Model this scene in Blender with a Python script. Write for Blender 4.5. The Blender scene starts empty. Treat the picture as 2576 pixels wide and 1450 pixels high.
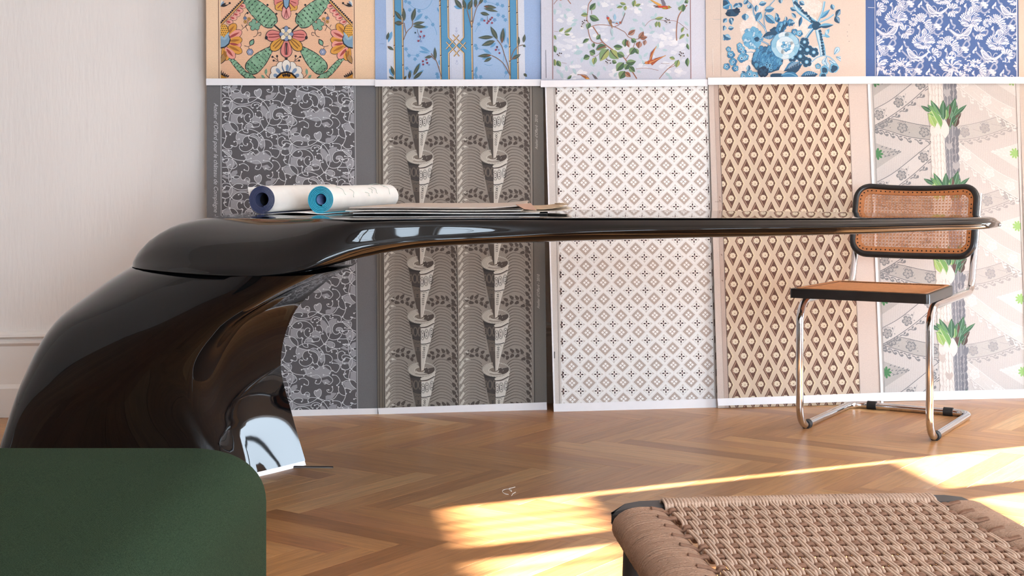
import bpy, bmesh, math, random
from mathutils import Vector, Matrix

# ------------------------------------------------------------------ camera, light, exposure
SC = bpy.context.scene
F, CX, HY, H = 3600.0, 1288.0, 435.0, 0.85          # focal length / centre / horizon in photo pixels, eye height in m
cam_d = bpy.data.cameras.new('camera'); cam = bpy.data.objects.new('camera', cam_d)
SC.collection.objects.link(cam); SC.camera = cam
cam.location = (0, 0, H); cam.rotation_euler = (math.pi/2, 0, 0)
cam_d.sensor_width = 36; cam_d.lens = F/2576*36; cam_d.shift_y = -(725-HY)/2576
cam_d.clip_start = 0.05; cam_d.clip_end = 200

SC.view_settings.view_transform = 'Standard'; SC.view_settings.look = 'None'
SC.view_settings.gamma = 1; SC.view_settings.use_curve_mapping = False
SC.view_settings.exposure = 0.0

W = bpy.data.worlds.new('sky'); SC.world = W; W.use_nodes = True
bgn = W.node_tree.nodes['Background']
bgn.inputs[0].default_value = (0.72, 0.86, 1.0, 1); bgn.inputs[1].default_value = 23.0

sun_d = bpy.data.lights.new('sun', 'SUN'); sun = bpy.data.objects.new('sun', sun_d)
SC.collection.objects.link(sun)
sun_d.energy = 110; sun_d.angle = math.radians(0.9); sun_d.color = (1, 0.93, 0.84)
SUNV = Vector((0.850, 0.400, 0.342)).normalized()
sun.rotation_euler = SUNV.to_track_quat('Z', 'Y').to_euler()

# window openings of the right wall: distance q from the far jamb towards the camera, height z
RJ = Vector((2.68, 5.0)); RD = Vector((-0.1599, 0.9871)); RN = Vector((0.9871, 0.1599))
OPEN = [(0.0, 1.05, 0.06, 2.43)]                               # French window in the right wall
FY = -1.6                                                       # wall behind the camera
FILL_OPEN = [(0.75, 2.05, 0.3, 2.5), (2.45, 3.45, 0.3, 2.5)]         # windows added there for frontal fill light: x0, x1, z0, z1
def rw(q, z, out=0.0):
    p = RJ - RD*q + RN*out
    return Vector((p.x, p.y, z))
def portal(loc, w, h, nrm):                                     # portals only guide sky sampling through the openings
    L = bpy.data.lights.new('window_portal', 'AREA'); L.shape = 'RECTANGLE'; L.size = w; L.size_y = h; L.cycles.is_portal = True
    o = bpy.data.objects.new('window_portal', L); SC.collection.objects.link(o); o.location = loc
    o.rotation_euler = Vector(nrm).to_track_quat('Z', 'Y').to_euler()
for q0, q1, z0, z1 in OPEN: portal(rw((q0+q1)/2, (z0+z1)/2, 0.16), q1-q0, z1-z0, (RN.x, RN.y, 0))
for x0, x1, z0, z1 in FILL_OPEN: portal(((x0+x1)/2, FY-0.2, (z0+z1)/2), x1-x0, z1-z0, (0, -1, 0))

# ------------------------------------------------------------------ helpers
COL = SC.collection
def lin(c):
    c /= 255.0
    return c/12.92 if c <= 0.04045 else ((c+0.055)/1.055)**2.4
def hx(s, g=1.0):
    s = s.lstrip('#')
    return tuple(min(1.0, lin(int(s[i:i+2], 16))*g) for i in (0, 2, 4))

def mat(name, col, rough=0.5, metal=0.0, spec=0.5, coat=0.0, noise=None, bump=None, sheen=0.0):
    """noise=(scale xyz, amount); bump=(scale xyz, strength, distance)"""
    m = bpy.data.materials.new(name); m.use_nodes = True
    nt = m.node_tree; b = nt.nodes['Principled BSDF']
    c = hx(col) if isinstance(col, str) else col
    b.inputs['Base Color'].default_value = (*c, 1)
    b.inputs['Roughness'].default_value = rough; b.inputs['Metallic'].default_value = metal
    b.inputs['Specular IOR Level'].default_value = spec
    b.inputs['Coat Weight'].default_value = coat; b.inputs['Coat Roughness'].default_value = 0.03
    b.inputs['Sheen Weight'].default_value = sheen
    if noise or bump:
        tc = nt.nodes.new('ShaderNodeTexCoord')
    if noise:
        mp = nt.nodes.new('ShaderNodeMapping'); mp.inputs['Scale'].default_value = noise[0]
        nz = nt.nodes.new('ShaderNodeTexNoise'); nz.inputs['Scale'].default_value = 1; nz.inputs['Detail'].default_value = 4
        nt.links.new(tc.outputs['Object'], mp.inputs[0]); nt.links.new(mp.outputs[0], nz.inputs['Vector'])
        mr = nt.nodes.new('ShaderNodeMapRange'); mr.inputs[1].default_value = 0.3; mr.inputs[2].default_value = 0.7
        mr.inputs[3].default_value = 1-noise[1]; mr.inputs[4].default_value = 1+noise[1]
        nt.links.new(nz.outputs['Fac'], mr.inputs[0])
        mx = nt.nodes.new('ShaderNodeVectorMath'); mx.operation = 'SCALE'; mx.inputs[0].default_value = c
        nt.links.new(mr.outputs[0], mx.inputs['Scale']); nt.links.new(mx.outputs[0], b.inputs['Base Color'])
    if bump:
        mp = nt.nodes.new('ShaderNodeMapping'); mp.inputs['Scale'].default_value = bump[0]
        nz = nt.nodes.new('ShaderNodeTexNoise'); nz.inputs['Scale'].default_value = 1; nz.inputs['Detail'].default_value = 3
        nt.links.new(tc.outputs['Object'], mp.inputs[0]); nt.links.new(mp.outputs[0], nz.inputs['Vector'])
        bp = nt.nodes.new('ShaderNodeBump'); bp.inputs['Strength'].default_value = bump[1]; bp.inputs['Distance'].default_value = bump[2]
        nt.links.new(nz.outputs['Fac'], bp.inputs['Height']); nt.links.new(bp.outputs[0], b.inputs['Normal'])
    return m

def link(o, parent=None):
    COL.objects.link(o)
    if parent:
        o.parent = parent
    return o
def tag(o, label=None, cat=None, group=None, kind=None):
    if label: o['label'] = label
    if cat: o['category'] = cat
    if group: o['group'] = group
    if kind: o['kind'] = kind
    return o
def empty(name, loc, rz=0):
    o = bpy.data.objects.new(name, None); COL.objects.link(o)
    o.location = loc; o.rotation_euler = (0, 0, rz); o.empty_display_size = 0.1
    return o

class MB:
    """collects verts and faces; build() links them as one mesh object"""
    def __init__(s): s.v = []; s.f = []; s.m = []
    def add(s, vs, fs, mi=0):
        b = len(s.v); s.v += [tuple(p) for p in vs]
        s.f += [tuple(b+i for i in f) for f in fs]; s.m += [mi]*len(fs)
    def box(s, x0, x1, y0, y1, z0, z1, mi=0, M=None):
        vs = [Vector((x, y, z)) for z in (z0, z1) for y in (y0, y1) for x in (x0, x1)]
        if M is not None: vs = [M @ p for p in vs]
        s.add(vs, [(0, 2, 3, 1), (4, 5, 7, 6), (0, 1, 5, 4), (2, 6, 7, 3), (0, 4, 6, 2), (1, 3, 7, 5)], mi)
    def tube(s, pts, r, n=8, closed=False, cap=True, mi=0, prof=None):
        """sweep a circle (or profile [(a,b)]) along pts with parallel transport"""
        pts = [Vector(p) for p in pts]; N = len(pts)
        rs = r if isinstance(r, (list, tuple)) else [r]*N
        T = []
        for i in range(N):
            a = pts[(i-1) % N] if (closed or i > 0) else pts[i]
            b = pts[(i+1) % N] if (closed or i < N-1) else pts[i]
            t = (b-a); T.append(t.normalized() if t.length > 1e-9 else Vector((0, 0, 1)))
        up = Vector((0, 0, 1)) if abs(T[0].z) < 0.9 else Vector((0, 1, 0))
        nrm = (up - T[0]*up.dot(T[0])).normalized()
        vs = []
        prof = prof or [(math.cos(2*math.pi*k/n), math.sin(2*math.pi*k/n)) for k in range(n)]
        n = len(prof)
        for i in range(N):
            nrm = (nrm - T[i]*nrm.dot(T[i]))
            nrm = nrm.normalized() if nrm.length > 1e-6 else Vector((1, 0, 0))
            bi = T[i].cross(nrm)
            for a, b in prof:
                vs.append(pts[i] + (bi*a + nrm*b)*rs[i])
        fs = []
        for i in range(N if closed else N-1):
            j = (i+1) % N
            for k in range(n):
                fs.append((i*n+k, i*n+(k+1) % n, j*n+(k+1) % n, j*n+k))
        if cap and not closed:
            fs.append(tuple(range(n-1, -1, -1))); fs.append(tuple((N-1)*n+k for k in range(n)))
        s.add(vs, fs, mi)
    def loft(s, rings, cap=True, mi=0):
        n = len(rings[0]); vs = [p for r in rings for p in r]; fs = []
        for i in range(len(rings)-1):
            for k in range(n):
                fs.append((i*n+k, i*n+(k+1) % n, (i+1)*n+(k+1) % n, (i+1)*n+k))
        if cap:
            fs.append(tuple(range(n-1, -1, -1))); fs.append(tuple((len(rings)-1)*n+k for k in range(n)))
        s.add(vs, fs, mi)
    def mesh(s, name, mats, smooth=False, angle=None):
        me = bpy.data.meshes.new(name); me.from_pydata(s.v, [], s.f)
        for m in (mats if isinstance(mats, (list, tuple)) else [mats]): me.materials.append(m)
        if any(s.m): me.polygons.foreach_set('material_index', s.m)
        bm = bmesh.new(); bm.from_mesh(me); bmesh.ops.recalc_face_normals(bm, faces=bm.faces); bm.to_mesh(me); bm.free()
        if smooth:
            me.polygons.foreach_set('use_smooth', [True]*len(me.polygons))
            if angle: me.set_sharp_from_angle(angle=math.radians(angle))
        me.update(); return me
    def build(s, name, mats, parent=None, smooth=False, angle=None, bevel=None):
        o = bpy.data.objects.new(name, s.mesh(name, mats, smooth, angle)); link(o, parent)
        if parent is not None and parent.get('_w'):      # geometry given in world space under an unrotated parent
            o.location = -Vector(parent.location)
        if bevel:
            b = o.modifiers.new('bevel', 'BEVEL'); b.width = bevel; b.segments = 2; b.limit_method = 'ANGLE'
        return o
def wempty(name, loc):
    o = empty(name, loc); o['_w'] = 1; return o

def cr(P, n=6, closed=False):
    """Catmull-Rom through P (any dimension)"""
    P = [tuple(p) for p in P]; N = len(P)
    if N < 3 and not closed: return P
    out = []
    for i in range(N if closed else N-1):
        if closed: a, b, c, d = P[(i-1) % N], P[i], P[(i+1) % N], P[(i+2) % N]
        else: a, b, c, d = P[max(i-1, 0)], P[i], P[i+1], P[min(i+2, N-1)]
        for k in range(n):
            t = k/n
            out.append(tuple(0.5*((2*b[j]) + (-a[j]+c[j])*t + (2*a[j]-5*b[j]+4*c[j]-d[j])*t*t + (-a[j]+3*b[j]-3*c[j]+d[j])*t**3) for j in range(len(b))))
    if not closed: out.append(P[-1])
    return out
def interp(xs, ys, x):
    """smooth interpolation through (xs, ys): ys are tuples"""
    P = list(zip(xs, ys))
    if x <= xs[0]: return ys[0]
    if x >= xs[-1]: return ys[-1]
    for i in range(len(xs)-1):
        if xs[i] <= x <= xs[i+1]:
            t = (x-xs[i])/(xs[i+1]-xs[i]); h = xs[i+1]-xs[i]
            def sl(k, j):
                if k == 0: return (ys[1][j]-ys[0][j])/(xs[1]-xs[0])
                if k == len(xs)-1: return (ys[-1][j]-ys[-2][j])/(xs[-1]-xs[-2])
                return (ys[k+1][j]-ys[k-1][j])/(xs[k+1]-xs[k-1])
            return tuple((2*t**3-3*t*t+1)*ys[i][j] + (t**3-2*t*t+t)*h*sl(i, j) + (-2*t**3+3*t*t)*ys[i+1][j] + (t**3-t*t)*h*sl(i+1, j) for j in range(len(ys[0])))
def fillet(P, R, n=6):
    """round the corners of polyline P with radius R[i]"""
    P = [Vector(p) for p in P]; out = [P[0]]
    for i in range(1, len(P)-1):
        r = R[i] if isinstance(R, (list, tuple)) else R
        a = (P[i-1]-P[i]).normalized(); b = (P[i+1]-P[i]).normalized()
        ang = a.angle(b); d = r/math.tan(ang/2)
        p0 = P[i]+a*d; p1 = P[i]+b*d; bis = (a+b).normalized(); c = P[i]+bis*(r/math.sin(ang/2))
        u = p0-c; w = p1-c; tot = u.angle(w)
        for k in range(n+1):
            t = k/n
            out.append(c + (u*math.sin((1-t)*tot) + w*math.sin(t*tot))/math.sin(tot))
    out.append(P[-1]); return out

def px3(x, y, Y):                      # the point at depth Y seen at photo pixel (x, y)
    return Vector(((x-CX)/F*Y, Y, H-(y-HY)/F*Y))
def wallY(X): return 5.28+0.162*X
def onwall(x, y, off):
    """photo pixel -> point on a surface standing off(h) in front of the back wall"""
    dx = (x-CX)/F; dz = -(y-HY)/F; h = 0.6
    if hasattr(off, 'rows'):
        t = (5.28-off.at(y))/(1-0.162*dx); return Vector((dx*t, t, H+dz*t))
    for _ in range(8):
        o = off(h) if callable(off) else off
        t = (5.28-o)/(1-0.162*dx); h = H+dz*t
    return Vector((dx*t, t, h))

# ------------------------------------------------------------------ room shell
TH = math.atan(0.162); WD = Vector((math.cos(TH), math.sin(TH), 0)); WN = Vector((math.sin(TH), -math.cos(TH), 0))
m_wall2 = mat('painted_wall', '#f3eeea', 0.85, noise=((3, 3, 1.2), 0.015))
m_wall = mat('plaster_wall', '#ebe3dd', 0.85, noise=((3, 3, 1.2), 0.02), bump=((90, 90, 14), 0.28, 0.004))
m_white = mat('white_paint', '#ece5df', 0.45, noise=((6, 6, 6), 0.015))
m_ceil = mat('ceiling_paint', '#f4f2f0', 0.9, noise=((2, 2, 2), 0.01))
def wbox(mb, u0, u1, n0, n1, z0, z1):     # box along the back wall: u along, n out of the wall
    O = Vector((0, 5.28, 0)); M = Matrix(((WD.x, WN.x, 0, O.x), (WD.y, WN.y, 0, O.y), (0, 0, 1, 0), (0, 0, 0, 1)))
    mb.box(u0, u1, n0, n1, z0, z1, M=M)
mb = MB(); wbox(mb, -4.4, 3.2, -0.2, 0, 0, 3.1); tag(mb.build('wall_back', m_wall), kind='structure')
# moulded baseboard, swept profile (n, z)
prof = [(0, 0.0), (0.030, 0.0), (0.030, 0.100), (0.024, 0.108), (0.020, 0.114), (0.020, 0.246), (0.026, 0.252), (0.030, 0.257), (0.030, 0.264),
        (0.022, 0.268), (0.024, 0.272), (0.034, 0.279), (0.032, 0.288), (0.018, 0.294), (0.0, 0.297)]
mb = MB(); mb.loft([[Vector((0, 5.28, 0))+WD*u+WN*n+Vector((0, 0, z)) for n, z in prof] for u in (-4.3, 2.7)])
tag(mb.build('baseboard_back', m_white), kind='structure')
mb = MB(); vs = [Vector((x, y, z)) for z in (3.0, 3.1) for x, y in ((-4.4, FY-.18), (rw(6.85, 0, .13).x, FY-.18), (rw(-.9, 0, .13).x, rw(-.9, 0, .13).y), (-4.4, 5.2))]
mb.add(vs, [(0, 1, 2, 3), (4, 7, 6, 5), (0, 4, 5, 1), (1, 5, 6, 2), (2, 6, 7, 3), (3, 7, 4, 0)]); tag(mb.build('ceiling', m_ceil), kind='structure')
mb = MB(); mb.box(-4.4, -4.2, FY-.1, 5.2, 0, 3.05); tag(mb.build('wall_left', m_wall2), kind='structure')
mb = MB(); xs = [-4.4]
for x0, x1, z0, z1 in FILL_OPEN:
    mb.box(xs[-1], x0, FY-.18, FY, 0, 3.05); mb.box(x0, x1, FY-.18, FY, 0, z0); mb.box(x0, x1, FY-.18, FY, z1, 3.05); xs.append(x1)
mb.box(xs[-1], 3.95, FY-.18, FY, 0, 3.05); tag(mb.build('wall_front', m_wall2), kind='structure')
# right wall with window openings
mb = MB()
def rbox(q0, q1, z0, z1, o0=0.0, o1=0.14, mb_=None):
    vs = [rw(q, z, o) for z in (z0, z1) for o in (o0, o1) for q in (q0, q1)]
    (mb_ or mb).add(vs, [(0, 2, 3, 1), (4, 5, 7, 6), (0, 1, 5, 4), (2, 6, 7, 3), (0, 4, 6, 2), (1, 3, 7, 5)])
qs = [-0.78]
for q0, q1, z0, z1 in OPEN:
    rbox(qs[-1], q0, 0, 3.05); rbox(q0, q1, 0, z0); rbox(q0, q1, z1, 3.05); qs.append(q1)
rbox(qs[-1], 6.85, 0, 3.05)
tag(mb.build('wall_right', m_wall2), kind='structure')
m_blind = bpy.data.materials.new('added_blind_cloth'); m_blind.use_nodes = True
_n = m_blind.node_tree; _p = _n.nodes['Principled BSDF']; _p.inputs['Base Color'].default_value = (.78, .76, .72, 1); _p.inputs['Roughness'].default_value = .9
_t = _n.nodes.new('ShaderNodeBsdfTranslucent'); _t.inputs[0].default_value = (.75, .73, .68, 1); _x = _n.nodes.new('ShaderNodeMixShader'); _x.inputs[0].default_value = .45
_wv = _n.nodes.new('ShaderNodeTexNoise'); _wv.inputs['Scale'].default_value = 60; _bb = _n.nodes.new('ShaderNodeBump'); _bb.inputs['Strength'].default_value = .2
_n.links.new(_wv.outputs['Fac'], _bb.inputs['Height']); _n.links.new(_bb.outputs[0], _p.inputs['Normal'])
_n.links.new(_p.outputs[0], _x.inputs[1]); _n.links.new(_t.outputs[0], _x.inputs[2]); _n.links.new(_x.outputs[0], _n.nodes['Material Output'].inputs[0])
q0, q1, z0, z1 = OPEN[0]
root = tag(wempty('window_1', rw((q0+q1)/2, z0, 0.07)), kind='structure')
fr = MB(); rbox(q0, q0+.012, z0, z1, .05, .09, fr); rbox(q1-.05, q1, z0, z1, .05, .1, fr); rbox(q0, q1, z0, z0+.05, .05, .1, fr); rbox(q0, q1, z1-.04, z1, .05, .1, fr)
qm = q0+0.46; rbox(qm-.055, qm+.055, z0, z1, .04, .1, fr); fr.build('window_frame', m_white, root)
for t in (.17, .25, .34, .62):
    bars = MB(); rbox(q0+t-.006, q0+t+.006, 1.04, z1, .06, .075, bars); bars.build('glazing_bar', m_white, root)
lr = MB(); rbox(q0+.05, q0+.80, .66, 1.035, .05, .085, lr); lr.build('shadow_panel', m_white, root)  # unseen panel, added to shade the gap between the sun patches
bl = MB(); rbox(q0-.02, q1+.02, 1.135, z1+.05, -.02, -.014, bl); bl.build('added_blind', m_blind, root)  # unseen cloth, added to cut off the sun patch at its left end
for i, (x0, x1, z0, z1) in enumerate(FILL_OPEN):
    root = tag(wempty('window_%d' % (i+2), ((x0+x1)/2, FY-.1, z0)), kind='structure')  # unseen window, added to fill the room with light from behind
    fr = MB(); xm = (x0+x1)/2
    fr.box(x0, x0+.06, FY-.13, FY-.07, z0, z1); fr.box(x1-.06, x1, FY-.13, FY-.07, z0, z1); fr.box(x0, x1, FY-.13, FY-.07, z0, z0+.07); fr.box(x0, x1, FY-.13, FY-.07, z1-.07, z1); fr.box(xm-.05, xm+.05, FY-.13, FY-.07, z0, z1)
    fr.build('window_frame', m_white, root)
    for a_, b_ in ((x0+.06, xm-.05), (xm+.05, x1-.06)):
        for t in (.34, .68):
            bars = MB(); zz = z0+(z1-z0)*t; bars.box(a_, b_, FY-.115, FY-.085, zz-.014, zz+.014); bars.build('glazing_bar', m_white, root)
# floor: dark screed with herringbone oak planks
m_sub = mat('screed', '#4a3524', 0.9, noise=((5, 5, 5), 0.1))
mb = MB(); mb.box(-4.3, 3.9, FY-.1, 6.0, -0.12, -0.006); floor = tag(mb.build('floor', m_sub), kind='structure')
def plank_mat(name, island):
    m = bpy.data.materials.new(name); m.use_nodes = True; nt = m.node_tree; N = nt.nodes; b = N['Principled BSDF']
    if island:
        rnd = N.new('ShaderNodeNewGeometry').outputs['Random Per Island']
    else:
        rnd = N.new('ShaderNodeObjectInfo').outputs['Random']
    uv = N.new('ShaderNodeUVMap'); uv.uv_map = 'UVMap'
    off = N.new('ShaderNodeMath'); off.operation = 'MULTIPLY'; off.inputs[1].default_value = 57.3; nt.links.new(rnd, off.inputs[0])
    cmb = N.new('ShaderNodeCombineXYZ'); nt.links.new(off.outputs[0], cmb.inputs[2])
    ad = N.new('ShaderNodeVectorMath'); nt.links.new(uv.outputs[0], ad.inputs[0]); nt.links.new(cmb.outputs[0], ad.inputs[1])
    mp = N.new('ShaderNodeMapping'); mp.inputs['Scale'].default_value = (5, 75, 1); nt.links.new(ad.outputs[0], mp.inputs[0])
    nz = N.new('ShaderNodeTexNoise'); nz.inputs['Scale'].default_value = 1; nz.inputs['Detail'].default_value = 6; nz.inputs['Distortion'].default_value = 0.7
    nt.links.new(mp.outputs[0], nz.inputs['Vector'])
    mp2 = N.new('ShaderNodeMapping'); mp2.inputs['Scale'].default_value = (14, 340, 1); nt.links.new(ad.outputs[0], mp2.inputs[0])
    nz2 = N.new('ShaderNodeTexNoise'); nz2.inputs['Scale'].default_value = 1; nz2.inputs['Detail'].default_value = 3
    nt.links.new(mp2.outputs[0], nz2.inputs['Vector'])
    r1 = N.new('ShaderNodeValToRGB'); nt.links.new(rnd, r1.inputs[0])
    e = r1.color_ramp.elements; e[0].position = 0; e[0].color = (*hx('#8f6039'), 1); e[1].position = 1; e[1].color = (*hx('#c59b6b'), 1)
    for p, c in ((0.2, '#ad7c4d'), (0.45, '#9e6c45'), (0.65, '#b98a5b'), (0.85, '#ab7848')):
        k = e.new(p); k.color = (*hx(c), 1)
    mr = N.new('ShaderNodeMapRange'); mr.inputs[1].default_value = 0.3; mr.inputs[2].default_value = 0.72; mr.inputs[3].default_value = 1.28; mr.inputs[4].default_value = 0.86
    nt.links.new(nz.outputs['Fac'], mr.inputs[0])
    mr2 = N.new('ShaderNodeMapRange'); mr2.inputs[1].default_value = 0.35; mr2.inputs[2].default_value = 0.7; mr2.inputs[3].default_value = 1.05; mr2.inputs[4].default_value = 0.86
    nt.links.new(nz2.outputs['Fac'], mr2.inputs[0])
    mu = N.new('ShaderNodeMath'); mu.operation = 'MULTIPLY'; nt.links.new(mr.outputs[0], mu.inputs[0]); nt.links.new(mr2.outputs[0], mu.inputs[1])
    sc = N.new('ShaderNodeVectorMath'); sc.operation = 'SCALE'; nt.links.new(r1.outputs[0], sc.inputs[0]); nt.links.new(mu.outputs[0], sc.inputs['Scale'])
    nt.links.new(sc.outputs[0], b.inputs['Base Color'])
    b.inputs['Roughness'].default_value = 0.34; b.inputs['Specular IOR Level'].default_value = 0.45
    bp = N.new('ShaderNodeBump'); bp.inputs['Strength'].default_value = 0.25; bp.inputs['Distance'].default_value = 0.002
    nt.links.new(nz2.outputs['Fac'], bp.inputs['Height']); nt.links.new(bp.outputs[0], b.inputs['Normal'])
    return m
m_plank = plank_mat('oak_plank', False); m_plank2 = plank_mat('oak_plank_far', True)
PL, PW = 0.552, 0.0785
def plank_geo(gap=0.0003, bev=0.0002):
    x0, x1, y0, y1 = -PL/2+gap, PL/2-gap, -PW/2+gap, PW/2-gap
    vs = [(x0, y0, -0.006), (x1, y0, -0.006), (x1, y1, -0.006), (x0, y1, -0.006), (x0, y0, -bev), (x1, y0, -bev), (x1, y1, -bev), (x0, y1, -bev),
          (x0+bev, y0+bev, 0), (x1-bev, y0+bev, 0), (x1-bev, y1-bev, 0), (x0+bev, y1-bev, 0)]
    fs = [(0, 1, 5, 4), (1, 2, 6, 5), (2, 3, 7, 6), (3, 0, 4, 7), (4, 5, 9, 8), (5, 6, 10, 9), (6, 7, 11, 10), (7, 4, 8, 11), (8, 9, 10, 11)]
    return vs, fs
def plank_mesh(name, placements, m):
    vs0, fs0 = plank_geo(); vs = []; fs = []; uv = []
    for (cx, cy, a) in placements:
        ca, sa = math.cos(a), math.sin(a); b = len(vs)
        vs += [(cx+x*ca-y*sa, cy+x*sa+y*ca, z) for x, y, z in vs0]
        for f in fs0:
            fs.append(tuple(b+i for i in f)); uv += [c for i in f for c in (vs0[i][0], vs0[i][1])]
    me = bpy.data.meshes.new(name); me.from_pydata(vs, [], fs); me.materials.append(m)
    me.uv_layers.new(name='UVMap').data.foreach_set('uv', uv); me.update(); return me
one = plank_mesh('plank', [(0, 0, 0)], m_plank)
near, far = [], []
s2 = math.sqrt(0.5); rowh = PL*s2; stp = PW*math.sqrt(2)
ROW0 = 0.181; COL0 = 0.035
for r in range(-24, 5):
    for c in range(-95, 60):
        # rows run along the wall; alternate rows lean the other way
        a = math.pi/4 if r % 2 == 0 else -math.pi/4
        u = c*stp + COL0 + (PW*s2 if r % 2 else 0)
        n = ROW0 + r*rowh
        p = Vector((0, 5.28, 0)) + WD*u - WN*n
        ang = a+TH
        if not (-4.2 < p.x < 3.9 and FY < p.y < 6.0): continue
        if p.y > wallY(p.x)-0.0 or (p-Vector((RJ.x, RJ.y, 0))).dot(Vector((RN.x, RN.y, 0))) > -0.0: continue
        hw = 1.20*p.y*1288/F+0.1
        (near if (2.9 < p.y < 5.5 and abs(p.x) < hw and not (p.x < -0.75 and p.y < 3.9)) else far).append((p.x, p.y, ang))
near.sort(key=lambda q: q[1]); 
while len(near) > 295: far.append(near.pop())
for i, (x, y, a) in enumerate(near):
    o = bpy.data.objects.new('plank', one); link(o, floor); o.location = (x, y, 0); o.rotation_euler = (0, 0, a)
o = bpy.data.objects.new('plank_field', plank_mesh('plank_field', far, m_plank2)); link(o, floor); tag(o, kind='stuff')
print('planks', len(near), len(far))

# ------------------------------------------------------------------ printed papers: flat inks laid on the sheet as thin polygons
m_print = bpy.data.materials.new('printed_paper'); m_print.use_nodes = True
_nt = m_print.node_tree; _b = _nt.nodes['Principled BSDF']
_a = _nt.nodes.new('ShaderNodeAttribute'); _a.attribute_name = 'Col'
_tc = _nt.nodes.new('ShaderNodeTexCoord'); _nz = _nt.nodes.new('ShaderNodeTexNoise'); _nz.inputs['Scale'].default_value = 420
_mr = _nt.nodes.new('ShaderNodeMapRange'); _mr.inputs[1].default_value = 0.3; _mr.inputs[2].default_value = 0.7; _mr.inputs[3].default_value = 0.93; _mr.inputs[4].default_value = 1.07
_sc = _nt.nodes.new('ShaderNodeVectorMath'); _sc.operation = 'SCALE'
_nt.links.new(_tc.outputs['Object'], _nz.inputs['Vector']); _nt.links.new(_nz.outputs['Fac'], _mr.inputs[0])
_nt.links.new(_a.outputs['Color'], _sc.inputs[0]); _nt.links.new(_mr.outputs[0], _sc.inputs['Scale'])
_nt.links.new(_sc.outputs[0], _b.inputs['Base Color'])
_b.inputs['Roughness'].default_value = 0.6; _b.inputs['Specular IOR Level'].default_value = 0.3
m_tape = mat('white_paper_strip', '#e4e1e3', 0.6, noise=((30, 30, 30), 0.02))
m_card = mat('white_card_edge', '#efe9e3', 0.7, noise=((9, 9, 9), 0.02))

def inside_clip(poly, quad):
    """Sutherland-Hodgman against a convex quad given clockwise on screen (y down)"""
    for i in range(len(quad)):
        ax, ay = quad[i]; bx, by = quad[(i+1) % len(quad)]
        ex, ey = bx-ax, by-ay
        d = [ex*(y-ay)-ey*(x-ax) for x, y in poly]
        if min(d) >= 0: continue
        if max(d) <= 0: return []
        out = []
        for k in range(len(poly)):
            p, q = poly[k], poly[(k+1) % len(poly)]; dp, dq = d[k], d[(k+1) % len(poly)]
            if dp >= 0: out.append(p)
            if (dp >= 0) != (dq >= 0):
                t = dp/(dp-dq); out.append((p[0]+(q[0]-p[0])*t, p[1]+(q[1]-p[1])*t))
        poly = out
        if len(poly) < 3: return []
    return poly

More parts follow.
